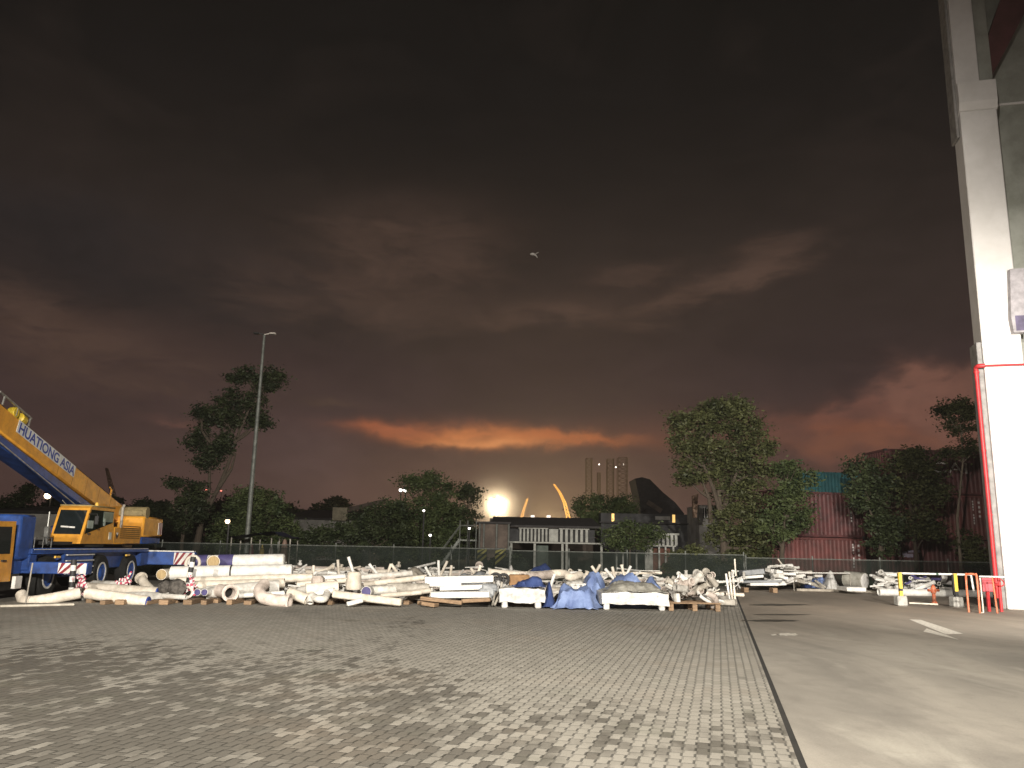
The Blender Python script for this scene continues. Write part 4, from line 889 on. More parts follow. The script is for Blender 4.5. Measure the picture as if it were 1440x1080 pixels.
mb = MB(); mb.prism([at(x, y, Y) for x, y in ((975, 728), (980, 728), (982, 694), (974, 697))], (0, .3, 0)); tag(mb.build('concrete_post', mat('tan_lit_concrete', (.3, .2, .14), .8)), 'tan concrete post standing left of the tall tree trunk', 'post')
# grey hall and roofs on the left
Y = 90
t = thing('grey_hall', Vector((X(440, Y), Y+6, 0)), 'low grey hall with dark roof in the left middle distance', 'hall')
mb = MB(); mb.box((X(395, Y), Y, 0), (X(520, Y), Y+12, Z(735, Y))); mb.build('wall', M_grey, t)
mb = MB(); mb.prism([Vector((X(390, Y), Y-.5, Z(736, Y))), Vector((X(390, Y), Y+13, Z(717, Y))), Vector((X(390, Y), Y+13, Z(716, Y))), Vector((X(390, Y), Y-.5, Z(734, Y)))], (X(525, Y)-X(390, Y), 0, 0)); mb.build('roof', M_roofd, t)
mb = MB(); mb.box((X(468, Y), Y-1.2, Z(737, Y)), (X(488, Y), Y-.6, Z(719, Y))); mb.build('lit_gable', mat('tan_wall', (.28, .25, .18), .85), t)
mb = MB(); mb.bar(Vector((X(488, Y), Y-1, Z(722, Y))), Vector((X(540, Y), Y-1, Z(709, Y))), .3, .5); mb.build('conveyor_arm', M_walld, t)
Y = 58
t = thing('white_shed', Vector((X(70, Y), Y+4, 0)), 'long pale shed with dark eaves seen behind the crane', 'shed')
mb = MB(); mb.box((X(-30, Y), Y, 0), (X(112, Y), Y+8, Z(722, Y, 60))); mb.build('wall', mat('pale_shed_wall', (.4, .39, .36), .8, scale=1), t)
mb = MB(); mb.prism([Vector((X(-34, Y), Y-.4, Z(722, Y, 60))), Vector((X(-34, Y), Y+4, Z(712, Y, 60))), Vector((X(-34, Y), Y+8.4, Z(722, Y, 60))), Vector((X(-34, Y), Y+8.4, Z(720, Y, 60))), Vector((X(-34, Y), Y+4, Z(709, Y, 60))), Vector((X(-34, Y), Y-.4, Z(718.5, Y, 60)))], (X(118, Y)-X(-34, Y), 0, 0)); mb.build('roof', M_roofd, t)

# ------------------------------------------------------------------ lit lamps far away
M_lampw = emit('white_lamp', (1, .93, .84), 6); M_lampr = emit('red_obstacle_lamp', (1, .25, .18), 2.2); M_lampo = emit('orange_lamp', (1, .72, .42), 8)
def far_lamp(px, py, Y, r, m, label, cat='lamp', name='yard_lamp', group=None, pole=True):
    p = at(px, py, Y); t = thing(name, Vector((p.x, Y, 0)), label, cat, group)
    mb = MB(); mb.lathe([(.001, -r), (r*.7, -r*.7), (r, 0), (r*.7, r*.7), (.001, r)], p, CZ, 12); mb.build('bulb', m, t, True)
    mb = MB(); mb.lathe([(r*1.25, r*.55), (r*1.25, r*.75), (r*.5, r*1.5)], p, CZ, 12)
    if pole: mb.tube([(p.x, Y+r*1.8, 0), (p.x, Y+r*1.8, p.z+r*1.1)], max(.05, r*.22), 6); mb.bar((p.x, Y+r*1.8, p.z+r*1.2), (p.x, Y, p.z+r*1.2), r*.3, r*.3)
    mb.build('pole' if pole else 'shade', M_dark, t); return t
gl = 'small lit lamps in the distance'
far_lamp(563.5, 689, 60, .13, M_lampw, 'left one of two white lamps in the feathery tree top', group=gl)
far_lamp(570, 689, 60.5, .16, M_lampw, 'right one of two white lamps in the feathery tree top', group=gl)
far_lamp(320, 733, 44, .13, M_lampo, 'bright orange lamp in the bush left of the mast', group=gl)
far_lamp(67, 697, 70, .28, M_lampo, 'orange lamp glowing under the crane boom', group=gl)
far_lamp(596, 718, 48, .07, M_lampw, 'small white lamp inside the bushy tree', group=gl)
far_lamp(605, 752.5, 47, .08, M_lampw, 'small pale lamp low in the bushy tree', group=gl)
far_lamp(660, 743, 47.5, .07, M_lampw, 'tiny white lamp by the outside stair', group=gl)
far_lamp(290, 689, 300, .35, M_lampr, 'red mast light left of the sparse tree fork', group=gl)
far_lamp(311, 690, 300, .35, M_lampr, 'red mast light right of the sparse tree fork', group=gl)

for px, lb in ((749, 'left lit white roof unit on the long shed'), (771.5, 'right lit white roof unit on the long shed')):
    Y = 73; p = at(px, 729, Y); mb = MB(); mb.box((p.x-.17, Y, p.z-.15), (p.x+.17, Y+.4, p.z+.28), None, bev=.03); tag(mb.build('roof_lamp_unit', emit('lit_roof_unit', (1, .9, .82), 1.0)), lb, 'lit roof unit', 'lit units on the shed roof')
# the glaring floodlight: a bank of lamps on a mast
Y = 110; p = at(700, 710, Y); t = thing('stadium_floodlight', Vector((p.x, Y+.6, 0)), 'glaring warm white floodlight above the shed roofs', 'floodlight')
mb = MB(); mb.lathe([(.001, -.16), (.5, -.14), (.85, 0), (.5, .1), (.001, .14)], p, -CF, 32); mb.build('lamp_glass', emit('floodlight_glare', (1, .82, .58), 210), t, True)
m = bpy.data.materials.new('lamp_bloom'); m.use_nodes = True; N = m.node_tree.nodes; L = m.node_tree.links; N.remove(N['Principled BSDF'])  # added scattering ball that imitates lens bloom round the lamp
pv = N.new('ShaderNodeVolumePrincipled'); pv.inputs['Color'].default_value = (.95, .86, .74, 1); pv.inputs['Anisotropy'].default_value = .1; L.new(pv.outputs[0], N['Material Output'].inputs['Volume'])
tcx = N.new('ShaderNodeTexCoord'); vl = N.new('ShaderNodeVectorMath'); vl.operation = 'LENGTH'; L.new(tcx.outputs['Object'], vl.inputs[0])
mrx = N.new('ShaderNodeMapRange'); mrx.inputs['From Min'].default_value = 0; mrx.inputs['From Max'].default_value = 7.5; mrx.inputs['To Min'].default_value = 1; mrx.inputs['To Max'].default_value = 0; L.new(vl.outputs['Value'], mrx.inputs['Value'])
pwx = N.new('ShaderNodeMath'); pwx.operation = 'POWER'; L.new(mrx.outputs[0], pwx.inputs[0]); pwx.inputs[1].default_value = 3.0
mux = N.new('ShaderNodeMath'); mux.operation = 'MULTIPLY'; L.new(pwx.outputs[0], mux.inputs[0]); mux.inputs[1].default_value = .42; L.new(mux.outputs[0], pv.inputs['Density'])
import bmesh
me = bpy.data.meshes.new('lamp_bloom'); bm = bmesh.new(); bmesh.ops.create_icosphere(bm, subdivisions=4, radius=7.5); bm.to_mesh(me); bm.free(); me.materials.append(m)
o = bpy.data.objects.new('halo', me); COL.objects.link(o); o.location = p+Vector((0, -.5, 0)); tag(o, 'warm mist of added bloom around the glaring floodlight', 'halo', kind='stuff')
mb = MB(); mb.tube([(p.x, Y+.6, 0), (p.x, Y+.6, p.z+.5)], .2, 8); mb.lathe([(.95, .12), (.95, .3), (.5, .6), (.15, .7)], p, CF, 24); mb.build('mast', M_dark, t)
# lit lattice crane booms in the distance
M_boomlit = mat('orange_lit_boom', (.75, .42, .12), .6, var=.1)
def lattice(name, pts, wd, m, label, cat, par_mat=None, group=None, emitm=None):
    mb = MB(); n = len(pts)
    for i in range(n-1):
        a, b_ = pts[i], pts[i+1]; wa, wb = wd*(1-.75*i/n), wd*(1-.75*(i+1)/n)
        for s in (-1, 1):
            for q in (-1, 1): mb.bar(a+Vector((s*wa/2, q*wa/2, 0)), b_+Vector((s*wb/2, q*wb/2, 0)), wd*.12, wd*.12)
        mb.bar(a+Vector((-wa/2, -wa/2, 0)), b_+Vector((wb/2, -wb/2, 0)), wd*.1, wd*.1); mb.bar(a+Vector((wa/2, -wa/2, 0)), b_+Vector((-wb/2, -wb/2, 0)), wd*.1, wd*.1); mb.bar(a+Vector((wa/2, wa/2, 0)), b_+Vector((-wb/2, wb/2, 0)), wd*.1, wd*.1)
    return tag(mb.build(name, m), label, cat, group)
def litboom(name, pix, Y, wd, label):
    pts = [at(x, y, Y) for x, y in pix]; P = []
    for a, b_ in zip(pts[:-1], pts[1:]):
        for k in range(4): P.append(a.lerp(b_, k/4))
    P.append(pts[-1]); b0 = P[0]; 
    return lattice(name, [Vector((b0.x, b0.y, 0))]+P, wd, M_boomlit, label, 'crane boom', group='lit crane booms on the horizon')
litboom('crane_boom', [(799, 727), (794, 707), (787, 692), (779, 681)], 240, 1.0, 'taller orange-lit lattice boom right of the glare')
litboom('crane_boom', [(733.5, 728), (737, 715), (742, 701)], 240, .8, 'short orange-lit lattice boom between glare and roof units')
l = bpy.data.lights.new('boom_lamp', 'POINT'); l.energy = 90000; l.color = (1, .72, .35); l.shadow_soft_size = 1; o = bpy.data.objects.new('boom_lamp', l); COL.objects.link(o); q = at(770, 745, 215); o.location = (q.x, q.y, max(2, q.z))
# faint rig legs
M_rig = mat('rig_steel', (.22, .15, .12), .8, var=.2)
t = thing('oil_rig', Vector((X(850, 420), 420, 0)), 'faint jack-up rig of lattice legs with three white lights', 'oil rig')
def rigleg(px, top, w):
    P = [at(px, 735-(735-top)*k/14, 420) for k in range(15)]; mb = MB(); ww = w*420/F_PX
    for i in range(14):
        a, b_ = P[i], P[i+1]
        for s in (-1, 1):
            for q in (-1, 1): mb.bar(a+Vector((s*ww/2, q*ww/2, 0)), b_+Vector((s*ww/2, q*ww/2, 0)), .35, .35)
        mb.bar(a+Vector((-ww/2, -ww/2, 0)), b_+Vector((ww/2, -ww/2, 0)), .28, .28); mb.bar(a+Vector((ww/2, -ww/2, 0)), b_+Vector((-ww/2, -ww/2, 0)), .28, .28); mb.bar(b_+Vector((-ww/2, -ww/2, 0)), b_+Vector((ww/2, -ww/2, 0)), .25, .25)
    mb.build('lattice_leg', M_rig, t)
rigleg(828, 645, 8); rigleg(858, 646, 9); rigleg(875, 644, 13); rigleg(842, 665, 4)
mb = MB(); a = at(820, 733, 420); b_ = at(892, 727, 420); mb.box((a.x, 412, a.z), (b_.x, 430, b_.z)); mb.build('hull', M_rig, t)
for px, py in ((842.5, 653), (876.5, 653), (866, 657)):
    p = at(px, py, 418); mb = MB(); mb.lathe([(.001, -.4), (.4, 0), (.001, .4)], p, CZ, 10); mb.build('deck_light', M_lampw, t)
# thin dark mast beyond the crane boom
P = [at(150+k*2.2, 658+k*9, 150) for k in range(7)]; lattice('crane_boom', [Vector((P[-1].x, 150, 0))]+P[::-1], .9, M_rig, 'thin dark lattice boom rising behind the crane cab', 'crane boom')
# pale bird gliding in the floodlight
Y = 62; p = at(752.5, 357, Y); k = .058
def bp_(x, y, d=0): return at(752.5+(x), 357+(y), Y+d)
mb = MB(); mb.tube(smoothpts0([bp_(-7, .5, -.1), bp_(-5.5, .2, -.05), bp_(-3, .6), bp_(-.5, 1.2), bp_(1.8, 3.2, .05), bp_(3.2, 5.5, .08)]), [.02, .035, .04, .05, .075, .095, .11, .12, .125, .125, .12, .11, .09, .07, .055, .05, .045, .04, .035, .03, .02][:21], 10)
def wing(pts, t):
    P_ = [bp_(*q) for q in pts]; mb.prism(P_, (0, .03, .012))
wing([(-3.5, .4, 0), (-.5, 1, 0), (1.6, -1.4, .25), (4.6, -2.6, .5), (5.2, -2.0, .5), (2.4, -.2, .3), (.2, 1.6, .1)], 0)
wing([(-3.2, .8, -.05), (-.6, 1.4, -.05), (-1.6, 2.6, -.3), (-4.4, 2.4, -.5), (-5.4, 1.2, -.5)], 0)
tag(mb.build('bird', mat('pale_feathers', (.6, .57, .53), .8, var=.1), None, True), 'small pale bird gliding alone in the dark sky', 'bird')
# the damp night air
m = bpy.data.materials.new('night_haze'); m.use_nodes = True; N = m.node_tree.nodes; L = m.node_tree.links
for q in list(N):
    if q.type != 'OUTPUT_MATERIAL': N.remove(q)
pv = N.new('ShaderNodeVolumePrincipled'); pv.inputs['Color'].default_value = (.9, .86, .82, 1); pv.inputs['Density'].default_value = .0006; pv.inputs['Anisotropy'].default_value = .5
L.new(pv.outputs[0], [q for q in N if q.type == 'OUTPUT_MATERIAL'][0].inputs['Volume'])
mb = MB(); mb.box((-710, -130, -1.0), (710, 730, 54)); tag(mb.build('haze', m), 'damp night haze over the whole yard', 'haze', kind='stuff')
at0 = at
def at(px, py, Y): return at0(px, py, Y*(1+(px-720)*.0001))
from mathutils import noise as mn
# ------------------------------------------------------------------ pipes, beams and crates stored on the paving
def pipe(pts, r, m, label, group=None, hollow=True, caps=None, collars=(), cat='pipe', name='pipe', seg=14, flange=None):
    """caps: (which end, material); collars: (0..1 along, width, material)"""
    pts = [Vector(p) for p in pts]
    mb = MB(); mb.tube(pts, r, seg, inner=.84 if hollow else None, mi=0, capmi=1)
    if flange is not None:
        for e in flange:
            c = pts[e]; d = ((pts[0]-pts[1]) if e == 0 else (pts[-1]-pts[-2])).normalized(); mb.lathe([(r*1.02, -.05), (r*1.35, -.05), (r*1.35, .0), (r*.9, .0)], c, d, seg, ring=True)
    o = mb.build(name, [m, M_bore], None, True); tag(o, label, cat, group)
    if caps:
        for e, cm in caps:
            c = pts[e]; d = ((pts[0]-pts[1]) if e == 0 else (pts[-1]-pts[-2])).normalized()
            mb = MB(); mb.lathe([(r*.9, -.03), (r*.9, .012), (r*.8, .03), (.001, .034)], c, d, seg); mb.build('end_cap', cm, o, True)
    for (u, w, cm) in collars:
        c = pts[0].lerp(pts[-1], u); d = (pts[-1]-pts[0]).normalized(); mb = MB(); mb.lathe([(r*.99, -w/2), (r*1.06, -w/2), (r*1.06, w/2), (r*.99, w/2)], c, d, seg, ring=True); mb.build('band', cm, o, True)
    return o
def arc(c, r, a0, a1, ex, ey, n=9): return [c + ex*math.cos(a0+(a1-a0)*k/n)*r + ey*math.sin(a0+(a1-a0)*k/n)*r for k in range(n+1)]
def P(*a): return [at(x, y, Y) for x, y, Y in a]
def smoothpts(pts, n=4):
    out = []
    for i in range(len(pts)-1):
        p0 = pts[max(i-1, 0)]; p1 = pts[i]; p2 = pts[i+1]; p3 = pts[min(i+2, len(pts)-1)]
        for k in range(n):
            t = k/n; out.append(.5*((2*p1)+(p2-p0)*t+(2*p0-5*p1+4*p2-p3)*t*t+(3*p1-p0-3*p2+p3)*t**3))
    return out+[pts[-1]]
# timber bearers along the front edge
rb = random.Random(4); first = None
def bearer_mesh():
    mb = MB(); mb.box((-.09, -.6, 0), (.09, .6, .12), None, bev=.012); return mb.build('timber_bearer', M_timber, None, base=Vector((0, 0, 0)))
bx = [126, 146, 164, 182, 205, 226, 243, 262, 283, 300, 322, 345, 366, 386, 402, 420, 447, 462, 478, 500, 525, 548, 574, 590]
for i, px in enumerate(bx):
    p = G(px, 850.5 - (2.5 if i % 3 == 0 else 0)); o = bearer_mesh() if first is None else first.copy()
    if first is None: first = o
    else: COL.objects.link(o)
    o.location = (p.x, p.y+.6, 0); o.rotation_euler = (0, 0, rb.uniform(-.12, .12)); o.scale = (rb.uniform(.8, 1.5), 1, rb.uniform(.8, 1.15))
    tag(o, 'weathered timber bearer under the front edge of the pipe pile', 'timber bearer', 'timber bearers under the front pipes')
# --- front left
pipe(smoothpts(P((30, 836, 25), (33, 843, 24.8), (42, 846, 24.6), (70, 842, 24.6), (112, 834, 24.9))), .15, M_cream, 'long cream pipe with bent left end below the crane front wheel', flange=None)
pipe(P((122, 834, 24.6), (208, 846, 24.2)), .15, M_cream, 'cream pipe with blue cap lying lowest at the front left', caps=[(-1, M_bluecap)])
pipe(P((118, 826, 26), (222, 833, 25.4)), .15, M_cream, 'cream pipe with blue cap just behind the lowest left pipe', caps=[(-1, M_bluecap)])
pipe(P((110, 822, 27), (180, 824, 26.6)), .14, M_pale, 'pale pipe behind the two blue-capped pipes')
pipe(P((198, 812, 26.6), (204, 822, 26.3), (213, 831, 26)), .135, M_cream, 'short fat cream stub leaning against the blue-capped pipes', flange=[0])
mb = MB(); mb.bar(G(0, 854)+CZ*.03, G(104, 851.5)+CZ*.03, .1, .055, bev=.01); tag(mb.build('timber_strip', mat('pale_batten', (.6, .55, .46), .8)), 'thin pale batten on the ground at the left edge', 'batten')
mb = MB(); a = G(36, 848); mb.tube([a, a+Vector((.05, 0, 1.05))], .02, 6); tag(mb.build('thin_stake', M_dirty), 'thin upright stake in front of the bent cream pipe', 'stake')
# striped poles
def striped(px, py0, py1, Y, label):
    a, b_ = at(px[0], py0, Y), at(px[1], py1, Y); mb = MB(); n = 7
    for k in range(n): mb.tube([a.lerp(b_, k/n), a.lerp(b_, (k+1)/n)], .075, 10, cap=(k in (0, n-1)), mi=k % 2)
    tag(mb.build('striped_pole', [M_dark, M_white], None, True), label, 'striped pole', 'black and white striped poles')
striped((99, 104), 842, 787, 25.2, 'black and white striped pole beside the carrier steps'); striped((262, 272), 834, 783, 25.5, 'black and white striped pole in front of the stacked white pipes')
def tape(px, py, Y, label, s=1.0):
    rt = random.Random(px); mb = MB(); c = at(px, py, Y)
    for k in range(9):
        a = c+Vector((rt.uniform(-.28, .28), rt.uniform(-.1, .1), rt.uniform(-.3, .3)))*s; b_ = c+Vector((rt.uniform(-.28, .28), rt.uniform(-.1, .1), rt.uniform(-.3, .3)))*s; mid = (a+b_)/2+Vector((rt.uniform(-.1, .1), 0, rt.uniform(-.1, .1)))
        q = smoothpts([a, mid, b_], 4)
        for i in range(len(q)-1): mb.bar(q[i], q[i+1], .008, .07, Vector((0, .3, 1)), mi=(i % 2))
    tag(mb.build('barrier_tape', [mat('tape_white', (.72, .66, .64), .6), mat('tape_red', (.42, .05, .1), .6)], None), label, 'barrier tape', 'tangles of red and white tape')
tape(112, 821, 25, 'tangle of red and white tape at the carrier steps'); tape(175, 818, 25.8, 'tangle of red and white tape by the rear wheel')
tape(264, 822, 25, 'tangle of red and white tape at the foot of the striped pole')
# --- big white pipes stacked right of the crane
Yp = 29.5
pipe(P((282, 791, Yp+.1), (399, 789, Yp)), .245, M_white, 'fat white pipe on top of the stack with purple bands', caps=[(-1, M_white)], collars=((.03, .35, M_purple), (.31, .5, M_purple)))
pipe([at(300, 790, 28.6), at(300, 790, 28.6)+Vector((-.25, .62, -.0))], .205, M_cream, 'short cream pipe end with plywood cover above the stack', caps=[(0, M_ply)])
mb = MB(); c = at(271, 792, 28.2); mb.tube(arc(c, .22, -.3, 2*math.pi-.3, CR, CZ, 22), .05, 8, cap=True); tag(mb.build('pipe_hoop', M_cream, None, True), 'pale round hoop hanging at the left end of the white stack', 'hoop')
pipe(P((241, 806, 27.6), (410, 803, 27.4)), .215, M_white, 'long white pipe with black strap under the banded pipe', caps=[(-1, M_white)], collars=((.5, .05, M_dark),))
pipe([at(227, 808, 27.2), at(227, 808, 27.2)+Vector((.0, .9, 0))], .165, M_cream, 'cream pipe end with plywood cover beside the crane beam', caps=[(0, M_ply)])
pipe(P((247, 818, 26.6), (440, 812, 26.4)), .13, M_cream, 'long thin cream pipe across the middle of the stack')
pipe(P((250, 824, 26.1), (400, 820, 26.0)), .14, M_cream, 'second thin cream pipe just below the long one')
pipe(P((290, 834, 25.4), (392, 825, 25.8)), .2, M_pale, 'fat pale pipe sloping down to the open mouth')
pipe([at(308, 830, 25.2), at(318, 832, 25.0), at(324, 834, 24.6)], .18, M_pink, 'fat pinkish pipe with black open mouth facing out', flange=[-1])
for px, r, lb in ((277.5, .1, 'left one of twin small pipe ends with purple rims'), (287.5, .1, 'right one of twin small pipe ends with purple rims')):
    c = at(px, 833, 24.9); pipe([c, c+Vector((.1, 1.1, .0))], r, M_white, lb, caps=[(0, M_purple)])
c = at(263, 833, 24.9); pipe([c, c+Vector((-.15, 1.0, 0))], .13, M_pink, 'small pinkish pipe end left of the twin purple ends', flange=[0])
pipe(P((292, 833, 25.3), (306, 833, 25.3)), .15, M_pale, 'short pale stub between the purple ends and the open mouth')
pipe(P((180, 838, 25.6), (241, 842, 25.0)), .16, M_pale, 'pale pipe below the dark netting roll', hollow=True, flange=[-1])
# dark netting roll
mb = MB(); c = at(249, 826, 24.9); mb.lathe([(.04, -.28), (.19, -.26), (.24, -.1), (.235, .12), (.19, .26), (.04, .3)], c, Vector((.5, -.85, .05)), 20)
mb.v = [v + mn.noise_vector(v*6)*.05 for v in mb.v]; tag(mb.build('netting_roll', mat('dark_netting', (.1, .09, .08), .95, var=.3, scale=12, bump=1, bscale=40), None, True), 'dark grey roll of netting in front of the pipes', 'netting roll')
mb = MB(); c = at(232, 826, 25.1); mb.lathe([(.05, -.2), (.16, -.1), (.2, .05), (.05, .2)], c, Vector((1, -.4, .1)), 12); mb.v = [v + mn.noise_vector(v*6)*.04 for v in mb.v]; tag(mb.build('cloth_bundle', MATS['dark_netting'], None, True), 'small dark cloth bundle left of the netting roll', 'bundle')
for (x0_, y0_, x1_, y1_, Y_, r_, mm_, lb_) in ((330, 838, 400, 834, 25.2, .07, M_white, 'slender white pipe low behind the large elbow'), (418, 822, 500, 815, 26.2, .08, M_cream, 'slender cream pipe rising towards the tapered drum'), (405, 816, 486, 811, 27.2, .09, M_white, 'slender white pipe right of the stacked white pipes'),
        (512, 822, 600, 812, 26.4, .09, M_cream, 'slender cream pipe sloping up behind the purple plug'), (505, 812, 580, 806, 27.8, .09, M_pale, 'slender pale pipe behind the tapered drum'), (418, 840, 470, 830, 25, .08, M_white, 'slender white pipe behind the grey hook pipe'), (560, 836, 606, 830, 24.8, .08, M_cream, 'slender cream pipe end left of the lowest white beam'), (230, 838, 262, 840, 24.8, .07, M_pale, 'slender pale pipe under the netting roll')):
    pipe(P((x0_, y0_, Y_), (x1_, y1_, Y_-.2)), r_, mm_, lb_)
# elbows in front
pipe(smoothpts(P((372, 821, 25), (365, 830, 24.6), (370, 840, 24.2), (385, 844, 24.1), (408, 846, 24.0)), 5), .165, M_pink, 'large cream elbow curving down at the very front', flange=[-1])
pipe(smoothpts(P((408, 834, 24.6), (420, 838, 24.4), (432, 843, 24.3)), 4), .15, M_cream, 'short cream curved pipe right of the large elbow')
pipe(P((430, 829, 24.9), (475, 825, 25.1)), .17, M_cream, 'short bright cream pipe above the grey elbow')
pipe(smoothpts(P((436, 848, 24.2), (438, 838, 24.3), (446, 842, 24.1), (456, 842, 24.1), (460, 834, 24.4)), 5), .1, M_pale, 'grey hook-shaped pipe with short foot at the front')
pipe(smoothpts(P((404, 842, 24.4), (420, 832, 24.8), (440, 826, 25.3)), 4), .11, M_pale, 'thin pale pipe rising behind the curved front pipe')
mb = MB(); mb.bar(at(468, 835, 24.5), at(565, 847, 23.9), .17, .2, bev=.03); tag(mb.build('square_beam', M_cream), 'long square cream beam sloping to the right at the front', 'beam')
mb = MB(); mb.bar(at(488, 849.5, 23.7), at(510, 844, 23.9), .1, .12, bev=.02); tag(mb.build('square_offcut', M_white), 'short white offcut under the square cream beam', 'offcut')
pipe([at(515, 832, 24.4), at(528, 830, 25.6)], .15, M_pale, 'pale pipe end with dark purple plug in the middle front', caps=[(0, M_purple)])
pipe(P((518, 831, 24.8), (584, 827, 25.4)), .13, M_pale, 'pale pipe running right from the purple plug')
pipe(P((535, 838, 24.3), (592, 833, 24.6)), .07, M_cream, 'thin cream pipe above the square beam')
pipe(P((545, 827, 25.2), (604, 828, 25)), .15, M_dirty, 'dusty grey pipe right of the purple plug')
mb = MB(); c = at(497, 829, 25); mb.lathe([(.22, 0), (.24, .05), (.2, .46), (.17, .5), (.15, .5)], c, CZ, 16); tag(mb.build('tapered_drum', M_cream, None, True), 'upright tapered cream drum standing on the pipes', 'drum')
for (x, y, w, h, mm, lb) in ((447, 820, .34, .42, M_pink, 'pinkish boxy duct piece standing on the pipes'), (466, 822, .32, .3, M_cream, 'cream rounded duct piece right of the pinkish one')):
    c = at(x, y, 25.4); mb = MB(); mb.box((c.x-w/2, c.y-.2, c.z-h/2), (c.x+w/2, c.y+.2, c.z+h/2), None, bev=.07); tag(mb.build('duct_piece', mm), lb, 'duct piece')
# --- sticks standing up at the back of the heap
st = [(490, 783, 497, 806, 29, 'tall leaning white stick behind the tapered drum'), (475, 787, 476, 800, 31, 'short upright white stick left of the leaning one'), (441, 795, 441, 806, 31, 'small upright stub left of the duct pieces'),
      (519, 793, 528, 804, 31, 'short stub leaning left behind the middle pipes'), (550, 793, 546, 804, 31, 'left leg of a small inverted V of sticks'), (550, 793, 557, 803, 31, 'right leg of a small inverted V of sticks'),
      (616.5, 788, 617, 803, 33, 'upright stick behind the white beams'), (629, 789, 622, 804, 33, 'stick leaning right behind the white beams'), (635, 795, 634, 803, 33, 'tiny upright stub behind the white beams'), (598, 797, 602, 804, 32, 'short tilted stub left of the upright stick'),
      (662, 799, 668, 808, 30, 'short white tube leaning left on the grey sheet'), (676, 795, 672, 806, 30, 'flared white tube on the grey sheet'), (780, 807, 775, 822, 27, 'short white tube sticking out by the blue covered crate'),
      (832, 796, 838, 805, 31, 'thin stub leaning left above the blue sheet'), (844, 794, 838, 805, 31, 'white stub leaning right above the blue sheet'), (851, 800, 858, 808, 29, 'bright stub lying on the blue sheet'), (861, 797, 863, 806, 30, 'small bright stub on the blue sheet'),
      (874, 794, 876, 803, 33, 'forked white stub behind the blue sheet'), (887, 796, 883, 804, 33, 'tilted stub right of the forked one'), (1033, 786, 1034, 800, 30, 'thin wire stake above the bundle of posts')]
for i, (x0, y0, x1, y1, Y, lb) in enumerate(st):
    a, b_ = at(x1, y1, Y), at(x0, y0, Y); r = .03 if i == 19 else .055
    pipe([a+(a-b_).normalized()*.25, b_], r, M_cream if i % 3 else M_white, lb, cat='tube', name='pipe_stub', seg=10, flange=[-1] if i in (11, 17) else None)
# --- the general heap, row by row to the back
rh = random.Random(21)
zones = [(345, 470, 'behind the cream elbows'), (470, 600, 'behind the square beam'), (600, 715, 'behind the white beams'), (715, 850, 'behind the blue covered crates'), (850, 1010, 'behind the long white crate')]
kinds = [('cream pipe', M_cream), ('pale grey pipe', M_pale), ('pinkish pipe', M_pink), ('dusty grey pipe', M_dirty)]
for (x0, x1, ph) in zones:
    for Y in (26.8, 28.4, 30.2, 32.2, 34.4, 36.8):
        zm = .36 + (Y-26.8)*.042; k = ppm(Y)
        for j in range(5):
            px = x0 + (x1-x0)*(j+rh.random())/5; x = (px-720)/k; kn, mm = rh.choice(kinds); Ln = rh.uniform(1.1, 3.4); r = rh.choice((.06, .08, .1, .13, .16)); th = rh.gauss(0, .35); z = zm*rh.uniform(.35, 1.0)
            c = Vector((x, Y+rh.uniform(-.6, .6), max(r, z-r))); d = Vector((math.cos(th), math.sin(th), rh.gauss(0, .045))); t = rh.random(); g = f'{kn}s heaped {ph}'
            lbl = f'{kn} lying loose in the heap {ph}'
            if t < .62: pipe([c-d*Ln/2, c+d*Ln/2], r, mm, lbl, g, seg=10, flange=[0] if rh.random() < .3 else None)
            elif t < .84:
                e = Vector((-d.y, d.x, rh.uniform(-.3, .5))).normalized(); q = [c-d*Ln*.35, c] + arc(c+e*.4, .4, -math.pi/2, 0, d, e, 6)[1:] + [c+e*.4+d*.4+e*rh.uniform(.1, .5)]
                q = [Vector((v.x, v.y, max(v.z, r))) for v in q]; pipe(q, r, mm, f'bent {kn} lying in the heap {ph}', f'bent {kn}s heaped {ph}', seg=10, flange=[-1])
            else:
                mb = MB(); mb.bar(c-d*Ln/2, c+d*Ln/2, r*2.2, r*1.4, bev=.02); tag(mb.build('steel_section', M_pale if rh.random() < .6 else M_dirty), f'pale rectangular section lying in the heap {ph}', 'steel section', f'sections heaped {ph}')
